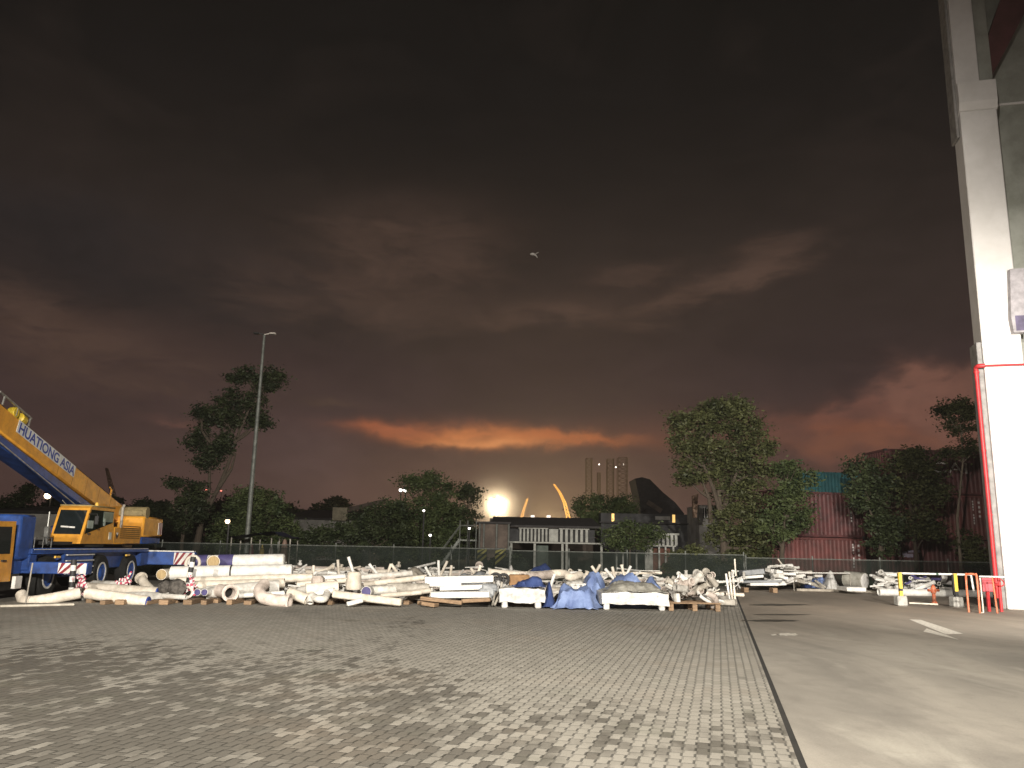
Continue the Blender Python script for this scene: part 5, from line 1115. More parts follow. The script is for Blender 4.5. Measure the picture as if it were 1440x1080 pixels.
# small clutter thrown over the heap
rc = random.Random(77)
cm_ = [(M_white, 'white'), (M_cream, 'cream'), (M_white, 'white'), (M_pale, 'pale grey')]
for (x0, x1, ph) in [(395, 470, 'behind the cream elbows')] + zones[1:]:
    for k in range(46):
        Y = 25.6 + 11*rc.random()**1.3; kk = ppm(Y); x = (rc.uniform(x0, x1)-720)/kk; zt_ = (.34+(Y-26)*.045)*rc.uniform(.75, 1.12)
        if Y < 27 and 600 < 720+x*kk < 940: continue
        c = Vector((x, Y, max(.08, zt_))); th = rc.gauss(0, .8); el = rc.gauss(0, .14) if rc.random() < .75 else rc.uniform(.2, .7); big = el < .2; d = Vector((math.cos(th)*math.cos(el), math.sin(th)*math.cos(el), math.sin(el))); mm, mn_ = rc.choice(cm_); r = rc.choice((.025, .03, .04, .05, .065)); Ln = rc.uniform(.25, .7) if rc.random() < .4 else rc.uniform(.8, 2.6); Ln = Ln if abs(el) < .25 else min(Ln, rc.uniform(.35, .8)); t = rc.random()
        if t < .6: pipe([c-d*Ln/2, c+d*Ln/2], r, mm, f'thin {mn_} tube lying on top of the heap {ph}', f'thin {mn_} tubes on the heap {ph}', seg=8, cat='tube', name='thin_tube', flange=[0] if rc.random() < .25 else None)
        elif t < .8:
            mb = MB(); mb.bar(c-d*Ln*.3, c+d*Ln*.3, r*3.2, r*1.1); tag(mb.build('flat_bar', mm), f'{mn_} flat bar lying on the heap {ph}', 'flat bar', f'{mn_} flat bars on the heap {ph}')
        else:
            mb = MB(); w_ = rc.uniform(.07, .15); mb.box((-w_, -w_*.7, -w_*.6), (w_, w_*.7, w_*.6), lambda q: c+Matrix.Rotation(th, 3, 'Z') @ Vector(q), bev=.03); mb.lathe([(w_*.5, 0), (w_*.5, w_*.9), (w_*.7, w_*.9), (w_*.7, w_*1.1), (w_*.3, w_*1.1)], c+CZ*w_*.5, Vector((d.x*.3, d.y*.3, 1)), 8)
            tag(mb.build('pipe_fitting', mm), f'small {mn_} fitting lying on the heap {ph}', 'fitting', f'small {mn_} fittings on the heap {ph}')
# plastic covered humps in the heap
def cover(name, x0, x1, y0, y1, h, m, label, cat, seed, peaks=((.5, .5, 1.0, .35),), z0=0.0, folds=.05, nx=34, ny=16, edge=.16, group=None, skirt=0.0):
    """sheet draped over something: falls to z0 at its edges, with peaks and creases"""
    rr = random.Random(seed); off = Vector((seed*3.7, seed*1.3, 0)); vs = []
    for j in range(ny+1):
        for i in range(nx+1):
            u, v = i/nx, j/ny; e = min(u, 1-u, (v if v < .5 else 1-v))/edge; e = max(0, min(1, e)); e = e*e*(3-2*e)
            hh = sum(a*math.exp(-((u-pu)/s)**2-((v-pv)/(s*1.6))**2) for pu, pv, a, s in peaks)
            hh = max(.0, min(1.15, hh)); x = x0+(x1-x0)*u; y = y0+(y1-y0)*v
            n1 = mn.noise(Vector((x*3.1, y*3.1, 0))+off); rid = 1-abs(mn.noise(Vector((x*4.3+y*1.5, y*2.2, 3))+off))*2
            ang_ = math.atan2(v-.5, u-.5); pleat = mn.noise(Vector((math.cos(ang_)*3.4, math.sin(ang_)*3.4, seed*2.2)))*folds*(1-e)*3.2 + math.sin(ang_*11+n1*5+seed)*folds*(1-e)*.4
            n3 = mn.noise(Vector((x*1.4, y*1.4, 9))+off); cr_ = abs(math.sin(ang_*5+n3*4+seed))*folds*.9*(1-abs(2*e-1))
            z = z0 + h*hh*(.12+.88*e)*(1+.35*n3) + folds*(n1*1.2+rid*1.1)*(.35+.65*e) - cr_ + skirt*(1-e)*.5
            vs.append(Vector((x+pleat*.8+n1*folds*.5, y+pleat*.8-(1-e)*0.02, max(z0+.01, z))))
    fs = [(j*(nx+1)+i, j*(nx+1)+i+1, (j+1)*(nx+1)+i+1, (j+1)*(nx+1)+i) for j in range(ny) for i in range(nx)]; n = len(vs)
    rim = [i for i in range(nx+1)] + [j*(nx+1)+nx for j in range(1, ny+1)] + [ny*(nx+1)+i for i in range(nx-1, -1, -1)] + [j*(nx+1) for j in range(ny-1, 0, -1)]
    mb = MB(); mb.add(vs+[v-CZ*.008 for v in vs], fs+[tuple(q+n for q in f[::-1]) for f in fs] + [(rim[k], rim[(k+1) % len(rim)], rim[(k+1) % len(rim)]+n, rim[k]+n) for k in range(len(rim))])
    return tag(mb.build(name, m, None, True), label, cat, group)
M_tarp = mat('blue_tarpaulin', (.2, .27, .47), .42, var=.12, scale=3, col2=(.11, .155, .32), bump=.35, bscale=14, spec=.5)
M_tarpd = mat('deep_blue_tarpaulin', (.055, .085, .22), .42, var=.15, scale=3, col2=(.03, .048, .14), bump=.35, bscale=14, spec=.5)
M_film = mat('clear_dusty_film', (.36, .35, .31), .3, var=.15, scale=5, col2=(.2, .19, .16), bump=.5, bscale=16, spec=.6)
M_filmw = mat('white_wrapping_film', (.6, .59, .57), .4, var=.12, scale=6, col2=(.36, .35, .33), bump=.5, bscale=14, spec=.5)
M_filmg = mat('grey_sheet', (.27, .28, .29), .45, var=.15, scale=4, col2=(.15, .16, .17), bump=.4, bscale=12)
def gx_(px, Y): return (px-720)/ppm(Y)
cover('plastic_cover', gx_(566, 31), gx_(606, 31), 30.4, 32.2, .38, mat('dusty_brown_film', (.33, .3, .25), .5, bump=.5, bscale=14), 'dusty plastic hump left of the upright sticks', 'cover', 3, z0=.5)
cover('plastic_cover', gx_(534, 28), gx_(584, 28), 26.8, 28.6, .45, mat('pinkish_film', (.5, .42, .36), .5, bump=.6, bscale=14), 'pinkish plastic sheet draped over the middle of the heap', 'cover', 4, z0=.3, folds=.09)
cover('plastic_cover', gx_(580, 26), gx_(611, 26), 25, 26.4, .42, MATS['dusty_brown_film'], 'dusty wrapped lump left of the white beams', 'cover', 14, z0=.1, folds=.07)
cover('plastic_cover', gx_(645, 29), gx_(694, 29), 28, 30, .42, M_filmg, 'grey sheet behind the stacked white beams', 'cover', 5, peaks=((.25, .5, .6, .25), (.75, .4, 1, .25)), z0=.45)
cover('plastic_cover', gx_(709, 30), gx_(738, 30), 29.4, 31, .72, M_filmw, 'pale pointed plastic peak left of the deep blue sheet', 'cover', 6, peaks=((.5, .5, 1.1, .22),), z0=.32)
# --- white beams on timber
def beam(x0, y0, x1, y1, Y, w, h, m, lb, g='stacked white box beams', name='box_beam', cat='beam'):
    mb = MB(); mb.bar(at(x0, y0, Y), at(x1, y1, Y), w, h, bev=.015); return tag(mb.build(name, m), lb, cat, g)
beam(597, 815.5, 693, 813.5, 25.4, .5, .2, M_white, 'topmost white box beam of the stack left of the crates')
beam(600, 821, 648, 822, 25.2, .4, .14, M_white, 'short white beam tucked under the topmost one')
beam(618, 827, 684, 825, 25.0, .45, .13, M_white, 'second white box beam of the stack')
beam(605, 836.5, 687, 835.5, 24.6, .5, .17, M_white, 'lowest white box beam above the timber planks')
for (x0, y0, x1, y1, lb) in ((592, 841, 650, 847.5, 'long reddish plank sloping under the white beams'), (650, 845, 690, 843, 'reddish plank under the right end of the white beams'), (596, 848, 614, 851, 'short plank on the ground left of the white beams')):
    mb = MB(); mb.bar(at(x0, y0, 24.2), at(x1, y1, 24.0), .3, .1, bev=.01); tag(mb.build('plank', M_timber), lb, 'plank', 'planks under the white beams')
mb = MB(); mb.box((gx_(613, 24.6)-.04, 24.5, .12), (gx_(613, 24.6)+.05, 24.7, .5), None, bev=.01); tag(mb.build('spacer_block', M_white), 'small white spacer at the left end of the white beams', 'spacer')
mb = MB(); 
for q in range(3): c = at(690-q*4, 826+q*6, 24.7); mb.box((c.x-.25, c.y-.1, c.z-.12), (c.x+.2, c.y+.4, c.z+.1), None, bev=.04)
mb.v = [v+mn.noise_vector(v*4)*.03 for v in mb.v]; tag(mb.build('wrapped_fittings', M_filmg), 'grey wrapped fittings at the right end of the white beams', 'wrapped fittings')
for px, py, lb in ((697, 814, 'left dark valve wheel behind the white wrapped heap'), (708, 815, 'right dark valve wheel behind the white wrapped heap')):
    c = at(px, py, 26.5); mb = MB(); mb.tube(arc(c, .16, 0, 2*math.pi, CR, CZ, 18), .045, 8, cap=False); mb.bar(c-CR*.16, c+CR*.16, .03, .03); mb.bar(c-CZ*.16, c+CZ*.16, .03, .03); tag(mb.build('handwheel_valve', M_dark, None, True), lb, 'valve wheel', 'dark valve wheels')
cover('white_wrap', gx_(690, 25.8), gx_(726, 25.8), 25.2, 26.6, .5, M_filmw, 'white crumpled wrapping between the beams and the blue covered crate', 'cover', 7, z0=.2, folds=.09)
for k in range(6):
    c = at(695+k*3, 834+rh.uniform(-4, 6), 24.6+rh.uniform(0, .5)); d = Vector((rh.uniform(-.2, .2), rh.uniform(-.5, .5), rh.uniform(.2, 1))).normalized(); pipe([c-d*.28, c+d*.28], .035, M_dirty, 'thin grey rod bundled right of the white beams', 'thin rods right of the white beams', cat='rod', name='steel_rod', seg=8)
# --- wrapped crates
def wrapped(name, x0, x1, Y, dep, z0, z1, m, label, cat, seed, legs=True, amp=.035):
    """wrapped load on feet: a crumpled box"""
    X0, X1 = gx_(x0, Y), gx_(x1, Y); nx, ny, nz = 22, 10, 8; off = Vector((seed, seed*2, 0)); mb = MB(); vs = {}; L_ = []
    def vid(i, j, k):
        if (i, j, k) not in vs:
            p = Vector((X0+(X1-X0)*i/nx, Y+dep*j/ny, z0+(z1-z0)*k/nz)); q = p + mn.noise_vector(p*3+off)*amp + mn.noise_vector(p*9+off)*amp*.45
            c = Vector(((X0+X1)/2, Y+dep/2, (z0+z1)/2)); 
            if k == nz: q.z -= .06*max(0, abs(i/nx-.5)*2-.7)/.3*.6
            vs[(i, j, k)] = len(L_); L_.append(q)
        return vs[(i, j, k)]
    fs = []
    for i in range(nx):
        for j in range(ny): fs += [[vid(i, j, 0), vid(i, j+1, 0), vid(i+1, j+1, 0), vid(i+1, j, 0)], [vid(i, j, nz), vid(i+1, j, nz), vid(i+1, j+1, nz), vid(i, j+1, nz)]]
        for k in range(nz): fs += [[vid(i, 0, k), vid(i+1, 0, k), vid(i+1, 0, k+1), vid(i, 0, k+1)], [vid(i, ny, k), vid(i, ny, k+1), vid(i+1, ny, k+1), vid(i+1, ny, k)]]
    for j in range(ny):
        for k in range(nz): fs += [[vid(0, j, k), vid(0, j, k+1), vid(0, j+1, k+1), vid(0, j+1, k)], [vid(nx, j, k), vid(nx, j+1, k), vid(nx, j+1, k+1), vid(nx, j, k+1)]]
    mb.add(L_, fs); o = tag(mb.build(name, m, None, True), label, cat)
    if legs:
        for xa in (X0+.12, X1-.22):
            for ya in (Y+.04, Y+dep-.2):
                l = MB(); l.box((xa-.05, ya, 0), (xa+.12, ya+.16, z0+.03), None, bev=.03); l.v = [v+mn.noise_vector(v*5)*.02 for v in l.v]; l.build('foot', m, o)
    return o
wrapped('wrapped_crate', 708, 771, 24.1, 1.3, .17, .56, M_filmw, 'crumpled white wrapped crate on feet at the centre front', 'crate', 2, amp=.05)
cover('blue_sheet', gx_(728, 24.9), gx_(772, 24.9), 24.2, 25.5, .26, M_tarpd, 'deep blue sheet lying on the white wrapped crate', 'tarpaulin', 9, peaks=((.7, .4, 1.1, .35), (.2, .5, .4, .3)), z0=.58, folds=.05)
cover('blue_sheet', gx_(769, 24.6), gx_(786, 24.6), 24.3, 25.8, .6, M_tarpd, 'deep blue sheet hanging off the right side of the wrapped crate', 'tarpaulin', 10, z0=.02, folds=.08, nx=16)
cover('blue_tarpaulin', gx_(783, 24.1), gx_(846, 24.1), 24.0, 25.4, .52, M_tarp, 'pale blue tarpaulin draped low to the ground at the front', 'tarpaulin', 11, peaks=((.2, .4, .9, .25), (.5, .4, .9, .3), (.8, .4, 1.0, .22)), folds=.09, edge=.2)
cover('blue_tarpaulin', gx_(822, 26), gx_(862, 26), 25.3, 27.6, .78, M_tarp, 'tall blue tarpaulin fan rising behind the low one', 'tarpaulin', 12, peaks=((.3, .5, 1.0, .42), (.75, .6, .5, .3)), folds=.12, nx=40)
cover('blue_tarpaulin', gx_(856, 27.5), gx_(908, 27.5), 26.6, 28.8, .66, M_tarp, 'blue tarpaulin with peaks behind the long white crate', 'tarpaulin', 13, peaks=((.2, .5, .7, .3), (.55, .4, .85, .3), (.85, .5, .85, .25)), folds=.12, nx=44)
cover('blue_tarpaulin', gx_(905, 27.5), gx_(938, 27.5), 26.6, 28.6, .74, M_tarp, 'pointed pale blue tarpaulin above the right half of the long crate', 'tarpaulin', 17, peaks=((.45, .5, 1.0, .42),), folds=.12)
cover('blue_sheet', gx_(745, 33), gx_(784, 33), 32.2, 34.2, .36, M_tarpd, 'deep blue sheet over a hump far back in the heap', 'tarpaulin', 15, peaks=((.3, .5, .7, .25), (.7, .5, 1.1, .25)), z0=.62, folds=.05)
pipe(smoothpts(P((690, 805, 30), (745, 809, 29), (790, 806, 28.6), (802, 812, 28.2), (816, 808, 28.6))), .13, M_cream, 'long cream pipe with wavy end crossing behind the crates')
pipe(P((735, 812, 27.5), (775, 808, 28.5)), .14, M_pink, 'short pinkish pipe above the deep blue sheet', flange=[0])
mb = MB(); c = at(729, 817, 26.8); mb.box((c.x-.3, c.y-.2, c.z-.22), (c.x+.35, c.y+.3, c.z+.2), None, bev=.03); tag(mb.build('wooden_box', mat('brown_box_wood', (.3, .17, .08), .8, scale=5)), 'brown wooden box left of the deep blue sheet', 'box')
for k, px in enumerate((805, 813, 821, 829)):
    c = at(px, 825, 25.7); mb = MB(); mb.lathe([(.07, -.2), (.07, .05), (.1, .05), (.1, .1), (.02, .1)], c, CZ, 10); tag(mb.build('capped_stub', M_white, None, True), 'small white capped stub standing behind the low blue tarpaulin', 'stub', 'capped stubs behind the low tarpaulin')
o = wrapped('long_crate', 850, 944, 24.2, 1.6, .16, .5, M_filmw, 'long white wrapped crate with dusty film on top', 'crate', 5, amp=.035)
cover('dusty_film', gx_(852, 24.9), gx_(940, 24.9), 24.3, 25.9, .2, M_film, 'dusty clear film bulging over the long white crate', 'cover', 18, peaks=((.3, .5, .9, .3), (.7, .5, .9, .3)), z0=.5, folds=.05, nx=50)
mb = MB(); c = G(862, 850); mb.tube(arc(c+CZ*.2, .17, 0, 2*math.pi, CR, CZ, 16), .015, 6, cap=False); tag(mb.build('strap_loop', M_white, None, True), 'thin white strap loop hanging at the left end of the long crate', 'strap')
# --- pallet with heaped offcuts at the right end
x0, x1 = gx_(941, 24.6), gx_(1014, 24.6)
t = thing('wooden_pallet', Vector(((x0+x1)/2, 25.2, 0)), 'wooden pallet under the heap of pipe offcuts at the right end', 'pallet')
for i, xx in enumerate((x0+.02, (x0+x1)/2-.06, x1-.16)):
    for yy in (24.4, 25.0, 25.6):
        mb = MB(); mb.box((xx, yy, 0), (xx+.14, yy+.12, .2), None, bev=.01); mb.build('block', M_timber, t)
for k in range(6):
    mb = MB(); mb.box((x0-.02, 24.36+k*.24, .203), (x1, 24.36+k*.24+.16, .24), None, bev=.006); mb.build('deck_board', M_timber, t)
ro = random.Random(5)
for k in range(58):
    u = ro.random(); zmax = .25+.62*math.sin(min(1, u*1.4+.25)*1.57); z = .3+(zmax-.2)*ro.random()**.7; c = Vector((x0+.1+(x1-x0-.2)*u, 24.4+1.2*ro.random(), z)); d = Vector((ro.gauss(0, .5), ro.gauss(-.6, .6), ro.gauss(.2, .5))).normalized(); r = ro.choice((.05, .07, .09, .11)); Ln = ro.uniform(.25, .7)
    mm = ro.choice((M_pink, M_white, M_pink, M_pale, M_dirty)); nm = {M_pink: 'pinkish', M_white: 'white', M_pale: 'pale grey', M_dirty: 'dusty grey'}[mm]
    pts = [c-d*Ln/2, c+d*Ln/2]
    if ro.random() < .3: e = Vector((d.y, -d.x, .6)).normalized(); pts = smoothpts([c-d*Ln/2, c, c+e*.14+d*.06, c+e*.3], 3)
    pipe(pts, r, mm, f'short {nm} pipe offcut heaped on the wooden pallet', f'{nm} offcuts on the wooden pallet', cat='pipe offcut', name='pipe_offcut', seg=10, flange=[-1] if ro.random() < .4 else None)
c = at(952, 830, 24.3); pipe([c, c+Vector((.65, .5, .1))], .16, M_white, 'fat white pipe end poking from the left of the pallet heap', flange=[0])
# bundle of thin posts at the paver edge
b0 = G(1031, 850); rp_ = random.Random(9)
for k in range(3):
    a = b0+Vector((k*.13-.1, k*.15, 0)); mb = MB(); mb.tube([a, a+Vector((-.08+.02*k, .1, .98+.06*k))], .035, 8); tag(mb.build('thin_post', M_cream if k else M_white, None, True), ('nearest', 'middle', 'farthest')[k]+' of three thin white posts at the edge of the pavers', 'post', 'thin posts at the paver edge')
mb = MB()
for k in range(14):
    a = b0+Vector((rp_.uniform(-.18, .25), .1, .72+rp_.uniform(-.1, .2))); d = Vector((rp_.uniform(-1, 1), rp_.uniform(-.5, .5), rp_.uniform(-.2, 1.2))).normalized(); mb.bar(a, a+d*rp_.uniform(.12, .32), .05, .015, bev=0)
tag(mb.build('tied_plastic', M_filmw), 'torn white plastic tied around the thin posts', 'plastic wrapping')
for k, (y0_, y1_) in enumerate(((839, 841), (846, 848))):
    mb = MB(); a, b_ = G(1013, y0_+3), G(1029, y0_+3); mb.tube([a+CZ*.25, b_+CZ*.25], .02, 6); tag(mb.build('thin_bar', M_dirty), ('upper', 'lower')[k]+' thin bar between the pallet and the posts', 'bar')
# --- goods along the kerb at the right, further back
def rightheap(x0, x1, Y, n, zmax, seed, ph, mats_, Lr=(.3, 1.2), rads=(.04, .06, .09)):
    rr = random.Random(seed)
    for k in range(n):
        px = rr.uniform(x0, x1); c = Vector((gx_(px, Y), Y+rr.uniform(-.5, .7), 0)); z = rr.uniform(.1, 1)**.8*zmax; r = rr.choice(rads); c.z = max(r, z)+.12; th = rr.gauss(0, .6); d = Vector((math.cos(th), math.sin(th)*.8, rr.gauss(0, .22))).normalized(); Ln = rr.uniform(*Lr); mm = rr.choice(mats_)
        nm = {M_pink: 'pinkish', M_white: 'white', M_pale: 'pale grey', M_dirty: 'dusty grey', M_filmw: 'film-wrapped white', M_purple: 'purple'}[mm]
        if rr.random() < .55: pipe([c-d*Ln/2, c+d*Ln/2], r, mm, f'{nm} pipe piece heaped {ph}', f'{nm} pieces heaped {ph}', cat='pipe', name='pipe_piece', seg=9, flange=[0] if rr.random() < .4 else None)
        else:
            mb = MB(); mb.bar(c-d*Ln*.4, c+d*Ln*.4, r*2.4, r*2, bev=.02); mb.v = [v+mn.noise_vector(v*6)*.015 for v in mb.v]; tag(mb.build('wrapped_fitting', mm), f'{nm} boxy fitting heaped {ph}', 'fitting', f'{nm} fittings heaped {ph}')
rightheap(1085, 1120, 38.2, 34, 1.0, 31, 'in the tallest bright pile right of the dark gap', (M_white, M_filmw, M_pale, M_white), (.3, .9))
rightheap(1118, 1158, 39, 18, .72, 32, 'behind the cardboard box', (M_pale, M_dirty, M_white), (.4, 1.1))
rightheap(1228, 1266, 37.6, 24, .72, 33, 'left of the barrier in the dark', (M_white, M_pale, M_filmw), (.4, 1.0))
rightheap(1275, 1335, 36, 34, .66, 34, 'behind the white barrier rail', (M_white, M_filmw, M_white, M_pale, M_purple), (.3, .9))
Y = 36.5
for (x0, y0, x1, y1, w, h, mm, lb) in ((1042, 806, 1072, 803, .5, .22, M_filmg, 'grey sheeted beam on top of the stack right of the posts'), (1045, 812, 1072, 810, .3, .12, M_white, 'thin white beam in the stack right of the posts'), (1038, 818, 1096, 817, .6, .1, M_filmg, 'flat grey sheet in the stack right of the posts'), (1052, 821, 1092, 821, .5, .15, M_white, 'bright lowest beam in the stack right of the posts'), (1078, 817, 1098, 816, .3, .12, M_white, 'short bright beam at the right end of the low stack')):
    beam(x0, y0, x1, y1, Y, w, h, mm, lb, 'beams stacked right of the thin posts')
for k, px in enumerate((1050, 1090)):
    mb = MB(); mb.box((gx_(px, Y)-.1, Y-.25, 0), (gx_(px, Y)+.1, Y+.3, .2), None, bev=.01); tag(mb.build('timber_bearer', M_timber), ('left', 'right')[k]+' timber bearer under the low stack right of the posts', 'timber bearer')
c = at(1046, 808, 36); pipe([c-CZ*.2, c+CZ*.12], .06, M_pale, 'small upright grey stub left of the sheeted beam', cat='tube', name='pipe_stub'); c = at(1040, 817, 36); pipe([c-CR*.12, c+CR*.12+CZ*.05], .11, M_white, 'small bright white fitting left of the low beams', cat='fitting', name='pipe_stub', flange=[-1])
a, b_ = at(1102, 797, 38), at(1094, 786, 38); pipe([a, b_], .035, M_cream, 'thin stick leaning left above the tallest bright pile', cat='stick', name='thin_stick')
p = G(1123, 826.5); mb = MB(); mb.box((p.x-.2, p.y, .01), (p.x+.22, p.y+.4, .4), None, bev=.015); bxo = tag(mb.build('cardboard_box', mat('cardboard', (.55, .42, .28), .85, var=.12, scale=5)), 'small cardboard box in front of the bright pile', 'cardboard box'); mb = MB(); mb.box((p.x-.215, p.y-.015, .36), (p.x+.235, p.y+.41, .42), None, bev=.01); mb.build('lid', MATS['cardboard'], bxo)
Y = gy(1150, 828)
cover('blue_sheet', gx_(1133, Y), gx_(1156, Y), Y, Y+1.2, .42, M_tarpd, 'deep blue sheet over a mound right of the cardboard box', 'tarpaulin', 41, folds=.06)
cover('blue_tarpaulin', gx_(1146, Y-.5), gx_(1176, Y-.5), Y-.6, Y+.9, .55, M_tarp, 'pleated pale blue tarpaulin left of the brown drum', 'tarpaulin', 42, folds=.12, edge=.3, nx=44)
cover('plastic_cover', gx_(1164, 40), gx_(1186, 40), 39.9, 41.2, .8, M_filmw, 'white draped sheet behind the brown drum', 'cover', 43, folds=.06)
p = G(1183, 828); mb = MB(); mb.lathe([(.24, 0), (.25, .03), (.25, .3), (.265, .32), (.25, .34), (.25, .62), (.26, .65), (.24, .66)], (p.x, p.y+.3, 0), CZ, 18); tag(mb.build('brown_drum', mat('rusty_brown', (.14, .045, .03), .75, scale=6), None, True), 'rusty brown drum between the blue tarpaulin and the wrapped pipe', 'drum')
Y = 36.5; a = at(1190, 814, Y+.8); b_ = at(1216, 817, Y); pipe([a, a.lerp(b_, .3), b_], .37, M_film, 'fat film-wrapped pipe with bright white end by the kerb', caps=[(-1, M_filmw)], flange=None)
mb = MB(); mb.box((gx_(1190, Y), Y-.2, .12), (gx_(1217, Y), Y+.9, .3), None, bev=.02); tag(mb.build('white_skid', M_white), 'white skid under the fat film-wrapped pipe', 'skid')
mb = MB(); p = G(1217, 830); mb.box((p.x-.09, p.y-.05, 0), (p.x+.1, p.y+.1, .6), None, bev=.02); tag(mb.build('white_post', M_white), 'short white post at the right end of the wrapped pipe', 'post')
mb = MB(); p = G(1200, 829.5); mb.tube([p, p+CZ*.82], .035, 8); tag(mb.build('kerb_post', M_cream, None, True), 'thin cream post in front of the wrapped pipe', 'post')
pipe(P((1232, 805, 37.5), (1256, 806, 37.5)), .04, M_white, 'thin white rod on top of the pile left of the barrier', cat='rod', name='steel_rod')
at = at0
# ------------------------------------------------------------------ kerb, barriers and the warehouse at the right
a, b_ = G(1120, 831), G(1236, 833.5); mb = MB(); d = (b_-a).normalized(); mb.bar(Vector((a.x, a.y, .05)), Vector((b_.x, b_.y, .05)), .22, .12, bev=.02); struct(mb.build('kerb', mat('old_kerb', (.38, .34, .28), .85)))
a, b_ = G(1236, 838), G(1411, 841); 
mb = MB(); mb.tube([Vector((a.x, a.y, .16)), Vector((b_.x, b_.y, .16))], .155, 18, inner=.8, capmi=1); tag(mb.build('long_pipe', [M_white, M_bore], None, True), 'long white pipe lying on the ground behind the barriers', 'pipe')
# white and yellow barrier
q0, q1 = G(1267, 852), G(1345, 854); Yb = (q0.y+q1.y)/2
zt = at(1300, 807, Yb).z
t = thing('safety_barrier', Vector(((q0.x+q1.x)/2, Yb, 0)), 'yellow and black posts in concrete blocks carrying a white rail', 'barrier')
xr0, xr1 = at(1268, 806, Yb).x, at(1367, 808, Yb).x
mb = MB(); mb.tube([(xr0-.12, Yb+.07, zt), (xr1, Yb+.07, zt)], .035, 10); mb.tube([(xr1, Yb+.07, zt), (xr1+.04, Yb+.07, .55)], .033, 8); mb.build('rail', M_white, t, True)
mb = MB(); mb.lathe([(.042, -.04), (.042, .04)], (at(1319, 807, Yb).x, Yb+.07, zt), Vector((1, 0, 0)), 10); mb.build('rail_joint', mat('green_joint', (.05, .1, .07), .6), t)
for i, px in enumerate((1267, 1345)):
    x = at(px, 840, Yb).x
    mb = MB(); mb.box((x-.17, Yb-.14, 0), (x+.17, Yb+.2, .34), None, bev=.035); mb.v = [v+mn.noise_vector(v*6)*.012 for v in mb.v]; mb.build('concrete_foot', M_conc, t)
    bands = [(.34, .62, 0), (.62, 1.04, 1)] if i == 0 else [(.34, .56, 1), (.56, 1.06, 0)]
    mb = MB()
    pr = ((.335, .5, 0), (.5, .58, 1), (.58, zt+.03, 0)) if i == 0 else ((.335, .52, 1), (.52, zt+.03, 0))
    for z0, z1, m_ in pr: mb.box((x-.055, Yb-.06, z0), (x+.055, Yb+.03, z1), None, mi=m_)
    mb.box((x+.058, Yb-.05, .58), (x+.1, Yb+.03, zt), None, mi=1) if i == 0 else mb.box((x-.1, Yb-.05, .4), (x-.058, Yb+.03, zt), None, mi=1)
    mb.build('post', [M_yelpost, M_dark], t)
# timber on the ground under the barrier
a, b_ = G(1292, 851), G(1334, 853); mb = MB(); mb.bar(a+CZ*.03+Vector((0, .7, 0)), b_+CZ*.03+Vector((0, .7, 0)), .08, .05, bev=.008); tag(mb.build('timber_strip', mat('pale_batten', (.6, .55, .46))), 'thin pale batten on the ground under the barrier', 'batten')
# hydrant-like red stand pipe
p = G(1314, 848); mb = MB(); mb.lathe([(.1, 0), (.1, .04), (.06, .06), (.06, .34), (.09, .36), (.1, .52), (.06, .6), (.04, .66), (.001, .67)], p, CZ, 16)
t = tag(mb.build('fire_hydrant', M_orange, None, True), 'small orange-red hydrant standing behind the barrier', 'fire hydrant')
for s in (-1, 1):
    mb = MB(); mb.lathe([(.045, 0), (.045, .1), (.055, .1), (.055, .14), (.001, .14)], p+CZ*.45+Vector((s*.06, 0, 0)), Vector((s, 0, 0)), 10); mb.build('outlet', M_orange, t, True)
# orange bollard rail
pa, pb = G(1373, 862), G(1380, 862); Yo = pa.y; t = thing('hoop_barrier', Vector((pa.x+.05, Yo, 0)), 'orange-red hoop barrier beside the white column', 'barrier')
zt2 = at(1376, 808, Yo).z
mb = MB(); xa = pa.x-.09; xb = pa.x+.11; mb.tube(smoothpts([Vector((xa, Yo+.25, 0)), Vector((xa, Yo+.25, zt2-.1)), Vector((xa+.03, Yo+.18, zt2)), Vector((xb-.03, Yo+.05, zt2)), Vector((xb, Yo, zt2-.1)), Vector((xb, Yo, 0))], 4), .032, 10); mb.build('hoop', M_orange, t, True)
mb = MB(); mb.tube([(xb+.02, Yo, 0), (xb+.11, Yo, .02), (xb+.1, Yo, zt2-.1)], .022, 8); mb.build('brace', M_cream, t, True)
yr = Yo+.1; zr = at(1390, 811, yr).z; x0 = at(1377, 811, yr).x; x1 = at(1416, 812, yr).x
t = thing('side_rail', Vector(((x0+x1)/2, yr, 0)), 'pale rail on thin posts between hoop barrier and column', 'rail')
mb = MB(); mb.tube([(x0, yr, zr), (x1, yr, zr)], .026, 8); mb.build('rail', M_white, t, True)
x = at(1401.5, 850, yr).x
mb = MB(); mb.tube([(x, yr, 0), (x-.06, yr, zr)], .028, 8); mb.build('post', M_orange, t, True)
